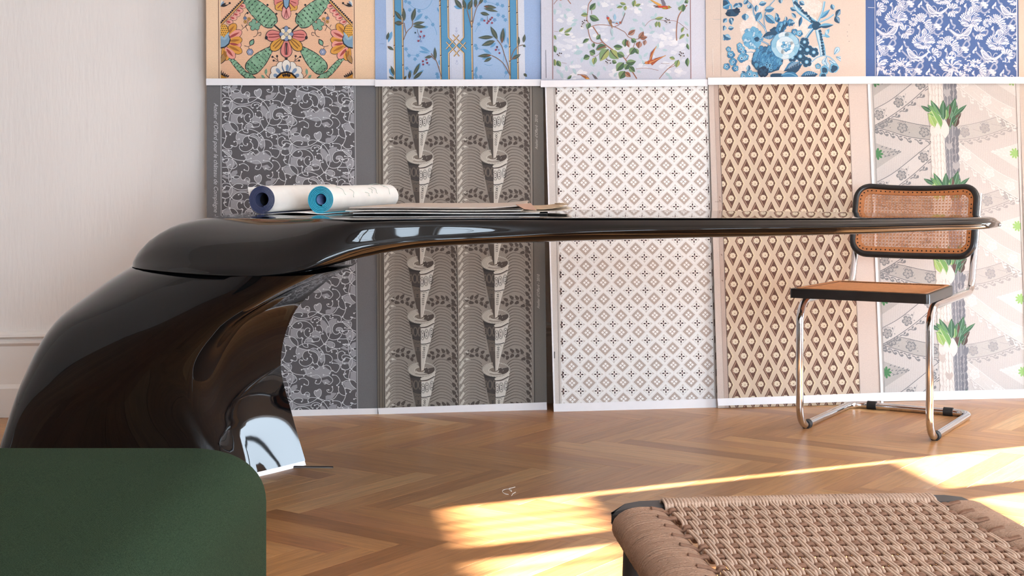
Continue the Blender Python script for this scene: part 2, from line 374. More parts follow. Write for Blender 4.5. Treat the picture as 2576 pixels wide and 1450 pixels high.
class Art:
    """2-D drawing; coordinates go through self.T to the sheet's own layout"""
    def __init__(s, ox=0, oy=0, k=1.0, clip=None):
        s.polys = []; s.L = 1.0; s.clip = clip; s.base = (ox, oy, k); s.map = None; s.g = 1.0; s.cc = {}
    def T(s, p):
        x, y = p[0], p[1]
        if s.map: x, y = s.map(x, y)
        return (s.base[0]+x/s.base[2], s.base[1]+y/s.base[2])
    def poly(s, pts, col, dl=0.0):
        P = [s.T(p) for p in pts]
        if s.clip:
            P = inside_clip(P, s.clip)
        if len(P) < 3: return
        key = (col, s.g)
        if key not in s.cc: s.cc[key] = hx(col, s.g)
        s.polys.append((P, s.cc[key], s.L+dl))
    def stroke(s, pts, w, col, smooth=True, w1=None, n=5, dl=0.0):
        if smooth: pts = cr(pts, n)
        N = len(pts)
        if N < 2: return
        Lp, Rp = [], []
        for i in range(N):
            a = pts[max(i-1, 0)]; b = pts[min(i+1, N-1)]
            dx, dy = b[0]-a[0], b[1]-a[1]; l = math.hypot(dx, dy) or 1
            ww = (w if w1 is None else w+(w1-w)*i/(N-1))/2
            Lp.append((pts[i][0]-dy/l*ww, pts[i][1]+dx/l*ww)); Rp.append((pts[i][0]+dy/l*ww, pts[i][1]-dx/l*ww))
        for i in range(N-1):
            s.poly([Lp[i], Lp[i+1], Rp[i+1], Rp[i]], col, dl)
    def ell(s, x, y, rx, ry, col, ang=0, n=12, dl=0.0):
        c, sn = math.cos(ang), math.sin(ang)
        s.poly([(x+rx*math.cos(t)*c-ry*math.sin(t)*sn, y+rx*math.cos(t)*sn+ry*math.sin(t)*c) for t in [2*math.pi*k/n for k in range(n)]], col, dl)
    def ring(s, x, y, rx, ry, w, col, a0=0, a1=2*math.pi, n=24, dl=0.0):
        s.stroke([(x+rx*math.cos(a0+(a1-a0)*k/n), y+ry*math.sin(a0+(a1-a0)*k/n)) for k in range(n+1)], w, col, False, dl=dl)
    def leaf(s, x0, y0, x1, y1, w, col, bend=0.0, dl=0.0, n=7, rib=None, half=None, belly=0.45):
        """pointed leaf from base to tip"""
        dx, dy = x1-x0, y1-y0; l = math.hypot(dx, dy) or 1; nx, ny = -dy/l, dx/l
        mid, up, dn = [], [], []
        for k in range(n+1):
            t = k/n; b = bend*l*math.sin(math.pi*t)*0.5
            ww = w/2*(math.sin(math.pi*t**(math.log(0.5)/math.log(belly)))) if 0 < t < 1 else 0
            cx, cy = x0+dx*t+nx*b, y0+dy*t+ny*b
            mid.append((cx, cy)); up.append((cx+nx*ww, cy+ny*ww)); dn.append((cx-nx*ww, cy-ny*ww))
        s.poly(up+dn[::-1][1:-1], col, dl)
        if half: s.poly(up+mid[::-1][1:-1], half, dl+0.25)
        if rib: s.stroke(mid[:-1], max(w*0.09, 3), rib, False, dl=dl+0.4)
    def petal(s, x, y, ang, l, w, col, dl=0.0, r0=0.0, out=None, ow=0, blunt=0.72):
        c, sn = math.cos(ang), math.sin(ang)
        def P(l, w, r0):
            prof = [(0, 0.12), (0.25, 0.6), (0.5, 0.92), (blunt, 1.0), (0.9, 0.68), (1.0, 0.0)]
            up = [(r0+(l-r0)*a, w/2*b) for a, b in prof]
            pts = up+[(a, -b) for a, b in up[::-1][1:]]
            pts = cr(pts, 2, True)
            return [(x+a*c-b*sn, y+a*sn+b*c) for a, b in pts]
        if out: s.poly(P(l+ow, w+2*ow, r0-ow), out, dl-0.1)
        s.poly(P(l, w, r0), col, dl)
    def blob(s, x, y, r, col, n=14, jit=0.25, seed=0, sy=1.0, dl=0.0):
        R = random.Random(seed*7919+int(x)*31+int(y))
        s.poly([(x+r*(1+R.uniform(-jit, jit))*math.cos(2*math.pi*k/n), y+sy*r*(1+R.uniform(-jit, jit))*math.sin(2*math.pi*k/n)) for k in range(n)], col, dl)
    def curl(s, x, y, r, a0, turns, w, col, r1=0.15, dot=True, dl=0.0):
        n = max(6, int(abs(turns)*16))
        pts = []
        for k in range(n+1):
            t = k/n; a = a0+turns*2*math.pi*t; rr = r*(1-t)+r*r1*t
            pts.append((x+rr*math.cos(a), y+rr*math.sin(a)))
        s.stroke(pts, w, col, False, dl=dl)
        if dot: s.ell(pts[-1][0], pts[-1][1], w*1.1, w*1.1, col, n=8, dl=dl+0.05)

def sheet(name, label, cat, corners, off, bg, arts, thick=0.0015, group=None, edge=None, nx=8, ny=28, gain=1.0, props=True):
    """a printed sheet; corners TL, TR, BR, BL in photo pixels, standing off(h) in front of the wall"""
    TL, TR, BR, BL = corners
    vs, fs, cols = [], [], []
    rows = getattr(off, 'rows', None)
    if rows:
        ny = len(rows)-1; ym0, ym1 = min(TL[1], TR[1]), max(BL[1], BR[1]); vrow = [min(1, max(0, (y-TL[1])/(BL[1]-TL[1]))) for y in rows]
    else: vrow = [j/ny for j in range(ny+1)]
    bgc = hx(bg, gain); ec = hx(edge, .9) if edge else hx(bg, gain)
    def bil(u, v):
        return ((TL[0]*(1-u)+TR[0]*u)*(1-v)+(BL[0]*(1-u)+BR[0]*u)*v, (TL[1]*(1-u)+TR[1]*u)*(1-v)+(BL[1]*(1-u)+BR[1]*u)*v)
    for j in range(ny+1):
        for i in range(nx+1):
            p = onwall(*bil(i/nx, vrow[j]), off); vs.append(p)
    nb = len(vs); vs += [Vector((p.x, p.y+thick, p.z)) for p in vs[:nb]]
    def q(i, j): return j*(nx+1)+i
    for j in range(ny):
        for i in range(nx):
            fs.append((q(i, j), q(i, j+1), q(i+1, j+1), q(i+1, j))); cols.append(bgc)
            fs.append(tuple(nb+k for k in (q(i, j), q(i+1, j), q(i+1, j+1), q(i, j+1)))); cols.append(ec)
    rim = [q(i, 0) for i in range(nx)]+[q(nx, j) for j in range(ny)]+[q(i, ny) for i in range(nx, 0, -1)]+[q(0, j) for j in range(ny, 0, -1)]
    for k in range(len(rim)):
        a, b = rim[k], rim[(k+1) % len(rim)]; fs.append((a, b, nb+b, nb+a)); cols.append(ec)
    cnt = 0
    for art in arts:
        for P0, c, L in art.polys:
          P0 = inside_clip(P0, corners)
          if len(P0) < 3: continue
          pieces = [P0]
          if rows:
            lo, hi = min(p[1] for p in P0), max(p[1] for p in P0); pieces = []
            for k in range(len(rows)-1):
                if rows[k+1] <= lo or rows[k] >= hi: continue
                if rows[k] <= lo and rows[k+1] >= hi: pieces.append(P0); continue
                Q = inside_clip(P0, [(-9999, rows[k]), (9999, rows[k]), (9999, rows[k+1]), (-9999, rows[k+1])])
                if len(Q) > 2: pieces.append(Q)
          for P in pieces:
            d = 0.0003+L*0.0003+(cnt % 11)*0.000001; cnt += 1
            b = len(vs)
            for x, y in P:
                p = onwall(x, y, off); vs.append(Vector((p.x, p.y-d, p.z)))
            ar = sum(P[k][0]*P[(k+1) % len(P)][1]-P[(k+1) % len(P)][0]*P[k][1] for k in range(len(P)))
            idx = list(range(b, b+len(P)))
            fs.append(tuple(idx if ar < 0 else idx[::-1])); cols.append((c[0]*gain, c[1]*gain, c[2]*gain))
    me = bpy.data.meshes.new(name); me.from_pydata([tuple(v) for v in vs], [], fs); me.materials.append(m_print)
    at = me.color_attributes.new('Col', 'FLOAT_COLOR', 'CORNER')
    buf = []
    for f, c in zip(fs, cols):
        buf += [c[0], c[1], c[2], 1.0]*len(f)
    at.data.foreach_set('color', buf); me.update()
    o = bpy.data.objects.new(name, me); link(o)
    if props: tag(o, label, cat, group)
    print(name, cnt)
    return o

def strip(name, parent, corners, off, d=0.0035, thick=0.0012, n=10):
    TL, TR, BR, BL = corners; mb = MB(); vs = []; fs = []
    for dd in (d+thick, d):
        for (a, b) in ((TL, TR), (BL, BR)):
            for i in range(n+1):
                t = i/n; p = onwall(a[0]+(b[0]-a[0])*t, a[1]+(b[1]-a[1])*t, off); vs.append(Vector((p.x, p.y-dd, p.z)))
    m = n+1
    for i in range(n):
        fs += [(i, m+i, m+i+1, i+1), (2*m+i, 2*m+i+1, 3*m+i+1, 3*m+i), (i, i+1, 2*m+i+1, 2*m+i), (m+i, 3*m+i, 3*m+i+1, m+i+1)]
    fs += [(0, 2*m, 3*m, m), (n, m+n, 3*m+n, 2*m+n)]
    mb.add(vs, fs); return mb.build(name, m_tape, parent)

def lettering(parent, text, to_px, off, col, shear=0.28):
    """flat printed words: a font outline mapped onto the sheet"""
    cu = bpy.data.curves.new('lettering', 'FONT'); cu.body = text; cu.shear = shear; cu.resolution_u = 3
    tmp = bpy.data.objects.new('lettering', cu); COL.objects.link(tmp)
    dg = bpy.context.evaluated_depsgraph_get(); me = bpy.data.meshes.new_from_object(tmp.evaluated_get(dg))
    bpy.data.objects.remove(tmp)
    w = max(v.co.x for v in me.vertices)
    vs = []
    for v in me.vertices:
        x, y = to_px(v.co.x/w, v.co.y); p = onwall(x, y, off); vs.append((p.x, p.y-0.0016, p.z))
    fs = [tuple(p.vertices) for p in me.polygons]; bpy.data.meshes.remove(me)
    mb = MB(); mb.add(vs, fs)
    return mb.build('lettering', mat('lettering_ink', col, 0.7), parent)

R = random.Random(5)
def rot(cx, cy, a):
    c, s = math.cos(a), math.sin(a)
    return lambda x, y: (cx+x*c-y*s, cy+x*s+y*c)

# ---- upper sheet 1: orange ground with green leaves and exotic flowers (drawn once, mirrored)
def art_orange():
    A = Art(500, 0, 5.576, clip=[(554, -170), (887, -170), (888, 197), (556, 197)])
    INK = '#2b2326'
    A.L = 0; A.poly([(0, -1000), (2400, -1000), (2400, 1200), (0, 1200)], '#f0c19d')
    A.L = 0.5
    for j in range(-38, 80):
        for i in range(0, 128):
            x = 300+i*15+(j % 2)*7.5; y = j*14.5
            if 690 < abs(x-1230)+abs(y-560)*0.9 < 760: continue
            A.poly([(x-3.4, y), (x, y-3.4), (x+3.4, y), (x, y+3.4)], '#c17a62')
    def artichoke(x0, y0, x1, y1, w, rows):
        ax, ay = x1-x0, y1-y0; l = math.hypot(ax, ay); an = math.atan2(ay, ax); M = rot(x0, y0, an)
        A.L = 2
        def width(t): return w/2*(0.25+0.75*math.sin(min(1, t*1.15)*math.pi*0.62))*(1 if t < 0.9 else (1-t)*10*0.5+0.5)
        for e, c in ((9, INK), (0, '#7fa486')):
            up = [M(l*t+(e if t > .5 else -e), width(t)+e) for t in [k/14 for k in range(15)]]; dn = [M(l*t+(e if t > .5 else -e), -width(t)-e) for t in [k/14 for k in range(15)]]
            A.poly(up+dn[::-1], c, 0.0 if e else 0.2)
        for r in range(rows):
            t = (r+0.3)/rows; ww = width(t); m = max(2, int(ww*2/(l/rows*0.95)))
            A.L = 3+r*0.04
            for k in range(m+1):
                v = -ww+2*ww*(k+(0.5 if r % 2 else 0))/m
                if abs(v) > ww*0.95: continue
                p = M(l*t, v); s_ = l/rows
                A.petal(p[0]+math.cos(an)*s_*0.9, p[1]+math.sin(an)*s_*0.9, an+math.pi+(v/ww)*0.0, s_*1.65, s_*1.15, R.choice(['#84ac8b', '#8db594', '#76a07f']), out=INK, ow=3.2)
                q = M(l*t+s_*0.3, v); A.ell(q[0], q[1], s_*0.2, s_*0.36, '#33483c', an, 6, dl=0.02)
    for sgn in (1, -1):
        A.map = (lambda x, y: (x, y)) if sgn > 0 else (lambda x, y: (2460-x, y))
        artichoke(600, -70, 1060, 345, 235, 11)
        artichoke(1015, 680, 700, 1000, 210, 9)
        artichoke(420, 790, 660, 1060, 70, 9); artichoke(860, 1180, 640, 1035, 80, 5)
        A.L = 2; A.stroke([(1045, 340), (1150, 435)], 22, INK, False); A.stroke([(735, 1000), (640, 1110)], 20, '#d8a24e', False)
        # scalloped bar
        for x, y in ((620, 85), (575, 150), (535, 205), (490, 255), (435, 310)):
            A.L = 2; A.ell(x, y, 52, 38, INK, 0.1); A.ell(x, y, 47, 33, '#eaa696', 0.1, dl=0.2); A.ell(x-16, y-2, 28, 14, '#b54a4b', 0.3, dl=0.3)
        A.L = 4
        for k in range(15):
            t = k/14; A.ell(305+315*t-14, 350-330*t-14, 14, 14, INK, n=8)
        A.stroke([(295, 365), (625, 15)], 30, INK, False); A.stroke([(295, 365), (625, 15)], 17, '#dba35a', False, dl=0.3)
        # half flower at the border
        for i, (a, l) in enumerate(((-0.95, 330), (-0.52, 330), (-0.12, 300), (0.18, 290), (0.5, 330), (0.95, 300), (1.35, 270))):
            A.L = 5; A.petal(310, 590, a*0.92, l, 105, '#dc9a3e' if i % 2 == 0 else '#e79a8c', r0=90, out=INK, ow=6)
            A.leaf(310+120*math.cos(a*0.92), 590+120*math.sin(a*0.92), 310+(l-30)*math.cos(a*0.92), 590+(l-30)*math.sin(a*0.92), 36, '#a5443f' if i % 2 else '#a86a24', dl=0.4)
        A.L = 6; A.ell(300, 560, 150, 125, INK); A.ell(295, 550, 142, 118, '#7f9db3', dl=0.2)
        A.ell(355, 450, 72, 112, INK, dl=0.4); A.ell(352, 447, 66, 105, '#e3a743', dl=0.6)
        for k in range(22):
            A.ell(310+(k % 4)*28+(k//4 % 2)*13, 370+(k//4)*30, 7.5, 7.5, INK, n=8, dl=0.8)
        A.leaf(360, 560, 300, 500, 40, '#93b0c2', dl=0.8); A.leaf(355, 570, 430, 450, 40, '#93b0c2', dl=0.8)
        A.L = 5; A.leaf(310, 900, 400, 700, 80, INK); A.leaf(312, 890, 392, 715, 62, '#a97f4b', dl=0.3)
        # sprigs
        A.L = 3
        for pts in (((600, 420), (660, 370), (720, 345), (800, 350)), ((655, 370), (690, 320), (690, 270)), ((620, 385), (600, 345)), ((660, 375), (690, 435)),
                    ((650, 260), (650, 205), (685, 178)), ((800, 370), (830, 440), (810, 500), (765, 520)), ((825, 470), (870, 455), (870, 495), (840, 495)),
                    ((640, 640), (700, 655), (760, 610)), ((700, 660), (715, 700)), ((1140, 880), (1085, 830), (1040, 800)), ((1110, 850), (1100, 790)), ((1110, 865), (1050, 850)),
                    ((990, 1095), (940, 1040), (935, 980)), ((930, 1095), (890, 1070), (880, 1060))):
            A.stroke(pts, 7, INK, n=4)
        for x, y in ((1035, 798), (1100, 788), (1052, 850), (685, 182), (965, 70), (1090, 195)): A.ell(x, y, 16, 16, INK, n=8, dl=0.1)
        for x, y, c in ((650, 255, '#7f8fb0'), (706, 266, '#dba351'), (655, 306, '#dba351')):
            A.ell(x, y, 25, 25, INK, dl=0.1); A.ell(x, y, 20, 20, c, dl=0.2); A.ell(x, y, 8, 8, INK, n=8, dl=0.3)
        for a in (-1.75, -0.1, 0.85, 2.1, 3.4): A.petal(785, 350, a, 82, 56, '#7da58b', out=INK, ow=6, dl=0.5)
        A.leaf(720, 640, 775, 545, 70, INK, dl=0.1); A.leaf(724, 632, 768, 560, 46, '#7da58b', dl=0.3)
        for k in range(6): A.petal(720, 730, k*1.047, 45, 34, '#8b93ad', out=INK, ow=5, dl=0.3)
        A.ell(720, 730, 12, 12, '#c7c9d4', dl=0.5)
        A.leaf(940, 1050, 950, 960, 36, '#7da58b', dl=0.2); A.leaf(920, 1100, 880, 1050, 36, '#7da58b', dl=0.2)
        for k in range(6): A.leaf(320+k*16, 1090, 300+k*26, 960+k*20, 22, INK, bend=-0.3)
        A.poly([(300, 1040), (420, 1110), (300, 1110)], '#c98a3a', 0.3)
        # centre flower, one side
        A.L = 7
        for a, l, w, c, d in ((3.08, 285, 150, '#d98077', '#8e3a3c'), (2.35, 300, 130, '#d69a3d', '#8a5a20')):
            A.petal(1230, 490, a, l, w, c, out=INK, ow=9, r0=30)
            for v in (-0.10, 0.10): A.stroke([(1230+90*math.cos(a+v), 490+90*math.sin(a+v)), (1230+170*math.cos(a+v*1.2), 490+170*math.sin(a+v*1.2)), (1230+250*math.cos(a+v*0.7), 490+250*math.sin(a+v*0.7))], 14, d, dl=0.4)
        A.ell(950, 530, 20, 26, INK, dl=0.5); A.ell(1035, 700, 18, 18, INK, dl=-0.2)
        # bottom flower petals, one side, and top flower
        A.L = 7
        for a, l in ((-1.22, 280), (-0.75, 275), (-0.32, 245)):
            a2 = -math.pi-a; A.petal(1230, 1135, a2, l, 120, '#efe6da', r0=100, out=INK, ow=6); A.petal(1230, 1135, a2+0.14, l*0.82, 50, '#8098b4', r0=110, dl=0.3)
        for a, l, c in ((2.75, 180, '#d9837b'), (2.35, 205, '#dba24a'), (2.0, 180, '#dba24a'), (3.15, 175, '#d9837b')):
            A.petal(1230, -10, a, l, 95, c, r0=40, out=INK, ow=5)
            A.stroke([(1230+70*math.cos(a), -10+70*math.sin(a)), (1230+(l-30)*math.cos(a), -10+(l-30)*math.sin(a))], 12, '#8e3a3c', False, dl=0.4)
        # corner sprig at the top
        A.L = 3; A.stroke([(300, 90), (400, 70), (435, 45)], 8, INK); A.ell(435, 45, 16, 16, INK, n=8)
        for k in range(4): A.leaf(310, 90, 330+k*28, -20+k*30, 30, ['#e8e1d6', '#8098b4', INK, INK][k], dl=0.1*k)
    A.map = None; A.L = 8
    A.petal(1230, 490, 1.571, 315, 150, '#dd867c', out=INK, ow=9, r0=60)
    for v in (-0.12, 0, 0.12): A.stroke([(1230+110*math.cos(1.571+v), 490+110*math.sin(1.571+v)), (1230+200*math.cos(1.571+v), 490+200*math.sin(1.571+v)), (1230+280*math.cos(1.571+v*.5), 490+280*math.sin(1.571+v*.5))], 12 if v else 20, '#8e3a3c' if v else INK, dl=0.4)
    A.ell(1230, 820, 20, 24, INK)
    A.petal(1230, 1135, -1.571, 295, 110, '#efe6da', r0=100, out=INK, ow=6); A.petal(1230, 1135, -1.5, 230, 44, '#8098b4', r0=110, dl=0.3)
    A.L = 9; A.ell(1230, 1150, 160, 152, INK); A.ell(1230, 1156, 140, 130, '#d99a3a', dl=0.3)
    for k in range(4): A.petal(1230, 1150, -2.0+k*0.29, 120, 32, INK, r0=70, dl=0.5)
    A.ell(1230, 480, 100, 104, INK)
    for k in range(8): A.petal(1230, 480, k*math.pi/4, 98 if k != 6 else 112, 56, '#e8d8b8' if k % 2 else '#7f8fae', out=INK, ow=5, dl=0.4)
    A.ell(1230, 480, 34, 34, INK, dl=0.6); A.ell(1230, 480, 28, 28, '#e9ddc3', dl=0.8); A.ring(1230, 480, 14, 14, 6, '#7a6a4a', dl=1.0)
    A.petal(1230, -30, 1.571, 300, 120, '#e7a097', r0=60, out=INK, ow=6)
    for v in (-0.2, 0, 0.2): A.stroke([(1230, 130), (1230+150*v, 250)], 10, '#8e3a3c', False, dl=0.4)
    A.poly([(1165, -120), (1298, -120), (1270, 90), (1230, 135), (1190, 90)], INK, 1.0); A.poly([(1180, -120), (1284, -120), (1260, 80), (1230, 118), (1202, 80)], '#7fa0bb', 1.2)
    # margin rules
    B = Art(500, 0, 5.576); B.L = 2
    B.stroke([(270, -1000), (285, 1100)], 8, '#6b3d36', False); B.stroke([(2172, -1000), (2188, 1100)], 8, '#6b3d36', False)
    return [A, B]

# ---- upper sheet 2: blue stripes with bamboo
def art_bamboo():
    A = Art(930, 0, 5.576, clip=[(943, -200), (1361, -200), (1362, 200), (944, 200)])
    A.map = lambda x, y: (x+y*0.0145, y)
    def band(x0, x1, c, l=0):
        A.L = l
        for k in range(8): A.poly([(x0, -1000+k*270), (x1, -1000+k*270), (x1, -730+k*270), (x0, -730+k*270)], c)
    band(228, 335, '#d9deea'); band(345, 445, '#5798c2'); band(455, 985, '#a3bfe2'); band(990, 1095, '#5798c2')
    band(1095, 1320, '#d3d9ea'); band(1308, 1425, '#5798c2'); band(1430, 1955, '#a3bfe2'); band(1960, 2065, '#5798c2'); band(2075, 2165, '#d9deea')
    A.L = 0.6; A.poly([(1085, 530), (1110, 530), (1190, 600), (1210, 640), (1190, 680), (1110, 740), (1085, 740)], '#5798c2'); A.poly([(1325, 530), (1308, 530), (1240, 590), (1210, 640), (1240, 690), (1308, 740), (1325, 740)], '#5798c2')
    for x in (1130, 1292): A.stroke([(x, -900), (x, 500), (1210, 590)], 3, '#aab4d2', False); A.stroke([(1210, 690), (x, 770), (x, 1110)], 3, '#aab4d2', False)
    for x, y in ((1210, 400), (1210, 440), (1210, 860)):
        A.ell(x, y, 13, 20, '#b9c1dc', n=8); A.leaf(x, y+50, x-25, y+20, 10, '#b9c1dc'); A.leaf(x, y+50, x+25, y+20, 10, '#b9c1dc')
    def vine(pts, leaves):
        A.L = 1; A.stroke(pts, 6, '#6c9fcb', n=4)
        for x, y in leaves:
            for a in (0.2, 1.6, 2.9, 4.2, 5.3): A.leaf(x, y, x+30*math.cos(a), y+30*math.sin(a), 24, '#6c9fcb', n=4)
    vine([(490, -20), (560, 60), (640, 120), (760, 130), (840, 70), (880, -10)], [(505, 20), (555, 40), (560, 140), (690, 155)])
    vine([(780, 220), (830, 260), (880, 340), (920, 420), (935, 490)], [(790, 245), (880, 345)])
    vine([(480, 670), (540, 760), (640, 775), (700, 740)], [(500, 690), (540, 780), (625, 830), (660, 780)])
    vine([(500, 940), (560, 1000), (600, 1090)], [(505, 960), (560, 1010), (930, 1040), (940, 1080)])
    vine([(1600, 20), (1700, 40), (1760, 60), (1880, 100)], [(1620, 20), (1790, 60), (1860, 80), (1870, 230), (1800, 210)])
    vine([(1470, 450), (1520, 350), (1560, 270)], [(1525, 340), (1570, 275), (1750, 280), (1900, 280)])
    vine([(1450, 650), (1540, 690), (1640, 700)], [(1475, 640), (1490, 680), (1900, 650), (1900, 1020)])
    vine([(1870, 760), (1860, 900), (1900, 1010), (1870, 1090)], [(1465, 1050), (1480, 1080), (1540, 1080)])
    vine([(1600, 900), (1650, 920), (1710, 910)], [])
    for a in ((965, 170, 945, 100, 22), (700, 880, 620, 1020, 60), (740, 190, 620, 300, 54), (820, 375, 700, 390, 44), (960, 840, 985, 930, 40), (1490, 930, 1465, 1040, 40), (1890, 380, 1880, 600, 40), (1920, 520, 1950, 640, 36), (305, 440, 250, 600, 54), (690, 650, 840, 730, 44), (680, 720, 830, 745, 34), (265, 960, 320, 1080, 60), (1580, 690, 1700, 760, 44), (1560, 830, 1690, 800, 34), (1760, 600, 1680, 670, 40), (1180, 85, 1290, 125, 50), (745, 980, 620, 1080, 40)):
        A.L = 1.4; A.leaf(*a, '#6aa0cc', n=6)
    # bamboo poles
    def pole(pts, nodes, thick=23):
        A.L = 2.4; A.stroke(pts, thick, '#4a3a33', False); A.stroke([(x-3, y) for x, y in pts], thick*0.66, '#cda878', False, dl=0.3); A.stroke([(x-6, y) for x, y in pts], thick*0.25, '#ead2a6', False, dl=0.5)
        for x, y in nodes: A.ell(x, y, thick*0.62, 10, '#6a4a38', n=8, dl=0.7); A.ell(x-2, y+11, thick*0.6, 6, '#d9b98c', n=8, dl=0.8)
    for x, nd in ((338, (230, 640)), (456, (330, 650, 915)), (986, (15, 370, 780)), (1428, (90, 380, 630, 1000)), (1955, (95, 660, 860)), (2066, (345, 880))):
        pole([(x, -900), (x, 1115)], [(x, n) for n in nd]+[(x, n-700) for n in nd])
    for a, b in ((1098, 1108), (1312, 1305)):
        s = 1 if a < 1200 else -1
        pole([(a, -900), (a, 525), (a+s*60, 590)], [(a, 100)]); pole([(a+s*60, 690), (a, 745), (a, 1115)], [(a, 930)] if s > 0 else [])
    for p, q in (((1160, 490), (1345, 690)), ((1110, 540), (1310, 750)), ((1068, 590), (1245, 790)), ((1245, 490), (1065, 690)), ((1310, 530), (1105, 745)), ((1340, 595), (1168, 790))):
        pole([p, q], [], 19)
    # twigs, leaves, berries
    A.L = 4
    for pts in (((470, 560), (490, 500), (530, 430), (590, 370), (600, 290)), ((505, 470), (490, 400), (480, 320)), ((990, 1080), (960, 970), (920, 850), (850, 750)), ((960, 970), (955, 930)), ((920, 850), (860, 800)),
                ((1425, 380), (1400, 280), (1365, 140)), ((1440, 330), (1470, 200), (1510, 90), (1560, 40)), ((1955, 1060), (1930, 930), (1880, 770), (1840, 640), (1780, 560)), ((1955, 1060), (1870, 900), (1780, 820), (1700, 780)), ((1965, 840), (2000, 740), (2060, 660), (2140, 630)), ((1970, 840), (2050, 800), (2090, 790))):
        A.stroke(pts, 11, '#8a6b58', n=4)
    dk = '#48584f'
    for x0, y0, x1, y1, w in ((445, 280, 350, 150, 54), (480, 300, 475, 110, 54), (460, 330, 340, 320, 70), (590, 300, 640, 110, 62), (600, 340, 770, 310, 48), (605, 370, 790, 380, 52), (910, 845, 905, 660, 46), (870, 790, 760, 810, 44), (600, 1060, 690, 890, 50), (600, 1110, 730, 1000, 50), (540, 1110, 555, 990, 40), (470, 1120, 500, 1060, 30),
                              (1290, 120, 1190, -20, 66), (1380, 140, 1440, -10, 66), (1345, 130, 1310, -20, 50), (1480, 110, 1490, -40, 50), (1530, 60, 1600, -30, 44), (1600, 90, 1780, 110, 58), (1550, 180, 1680, 210, 52), (1600, 120, 1800, 165, 40), (1785, 555, 1690, 370, 64), (1845, 610, 1870, 390, 62), (1730, 520, 1510, 530, 56), (1750, 575, 1560, 640, 72), (1700, 775, 1500, 790, 56), (1700, 810, 1590, 870, 46), (2080, 640, 2085, 510, 36), (2150, 600, 2170, 480, 44), (1985, 830, 2110, 760, 54), (2140, 630, 2180, 660, 34), (235, 560, 262, 450, 40), (240, 650, 330, 705, 44), (330, 1060, 285, 920, 44), (330, 1110, 250, 1075, 36), (2150, 1030, 2190, 1080, 40)):
        A.L = 5; A.leaf(x0, y0, x1, y1, w, dk, n=6, rib='#8b7a5c'); A.L = 5.6
        if (x0+y1) % 3 == 0: A.leaf(x0, y0, x0+(x1-x0)*0.45, y0+(y1-y0)*0.45, w*0.45, '#7a5a48', n=5)
    A.L = 6
    for x, y in ((715, 445), (700, 515), (757, 505), (675, 575), (785, 838), (735, 860), (795, 883), (738, 905), (1712, 250), (1605, 290), (1690, 275), (1665, 300), (1645, 325), (1712, 322), (1778, 660), (1760, 700), (1810, 745)):
        A.ell(x, y, 15, 15, '#8a3347', n=8); A.ell(x-4, y-4, 4, 4, '#c9788a', n=6, dl=0.3)
    for x, y in ((680, 515), (748, 530), (712, 580), (820, 910), (1750, 285), (1800, 700)): A.ell(x, y, 15, 15, '#7d95c2', n=8)
    A.ell(634, 460, 12, 12, '#2f4a55', n=8); A.ell(1775, 660, 10, 10, '#2f3a45', n=8, dl=0.4)
    for pts in (((665, 410), (670, 460), (700, 515)), ((700, 515), (705, 550), (680, 575)), ((1648, 225), (1650, 300)), ((1785, 650), (1775, 690))): A.stroke(pts, 5, '#6a4a45', n=3)
    B = Art(930, 0, 5.576); B.L = 3; B.stroke([(140, 613), (205, 616)], 4, '#6f87b0', False)
    return [A, B]

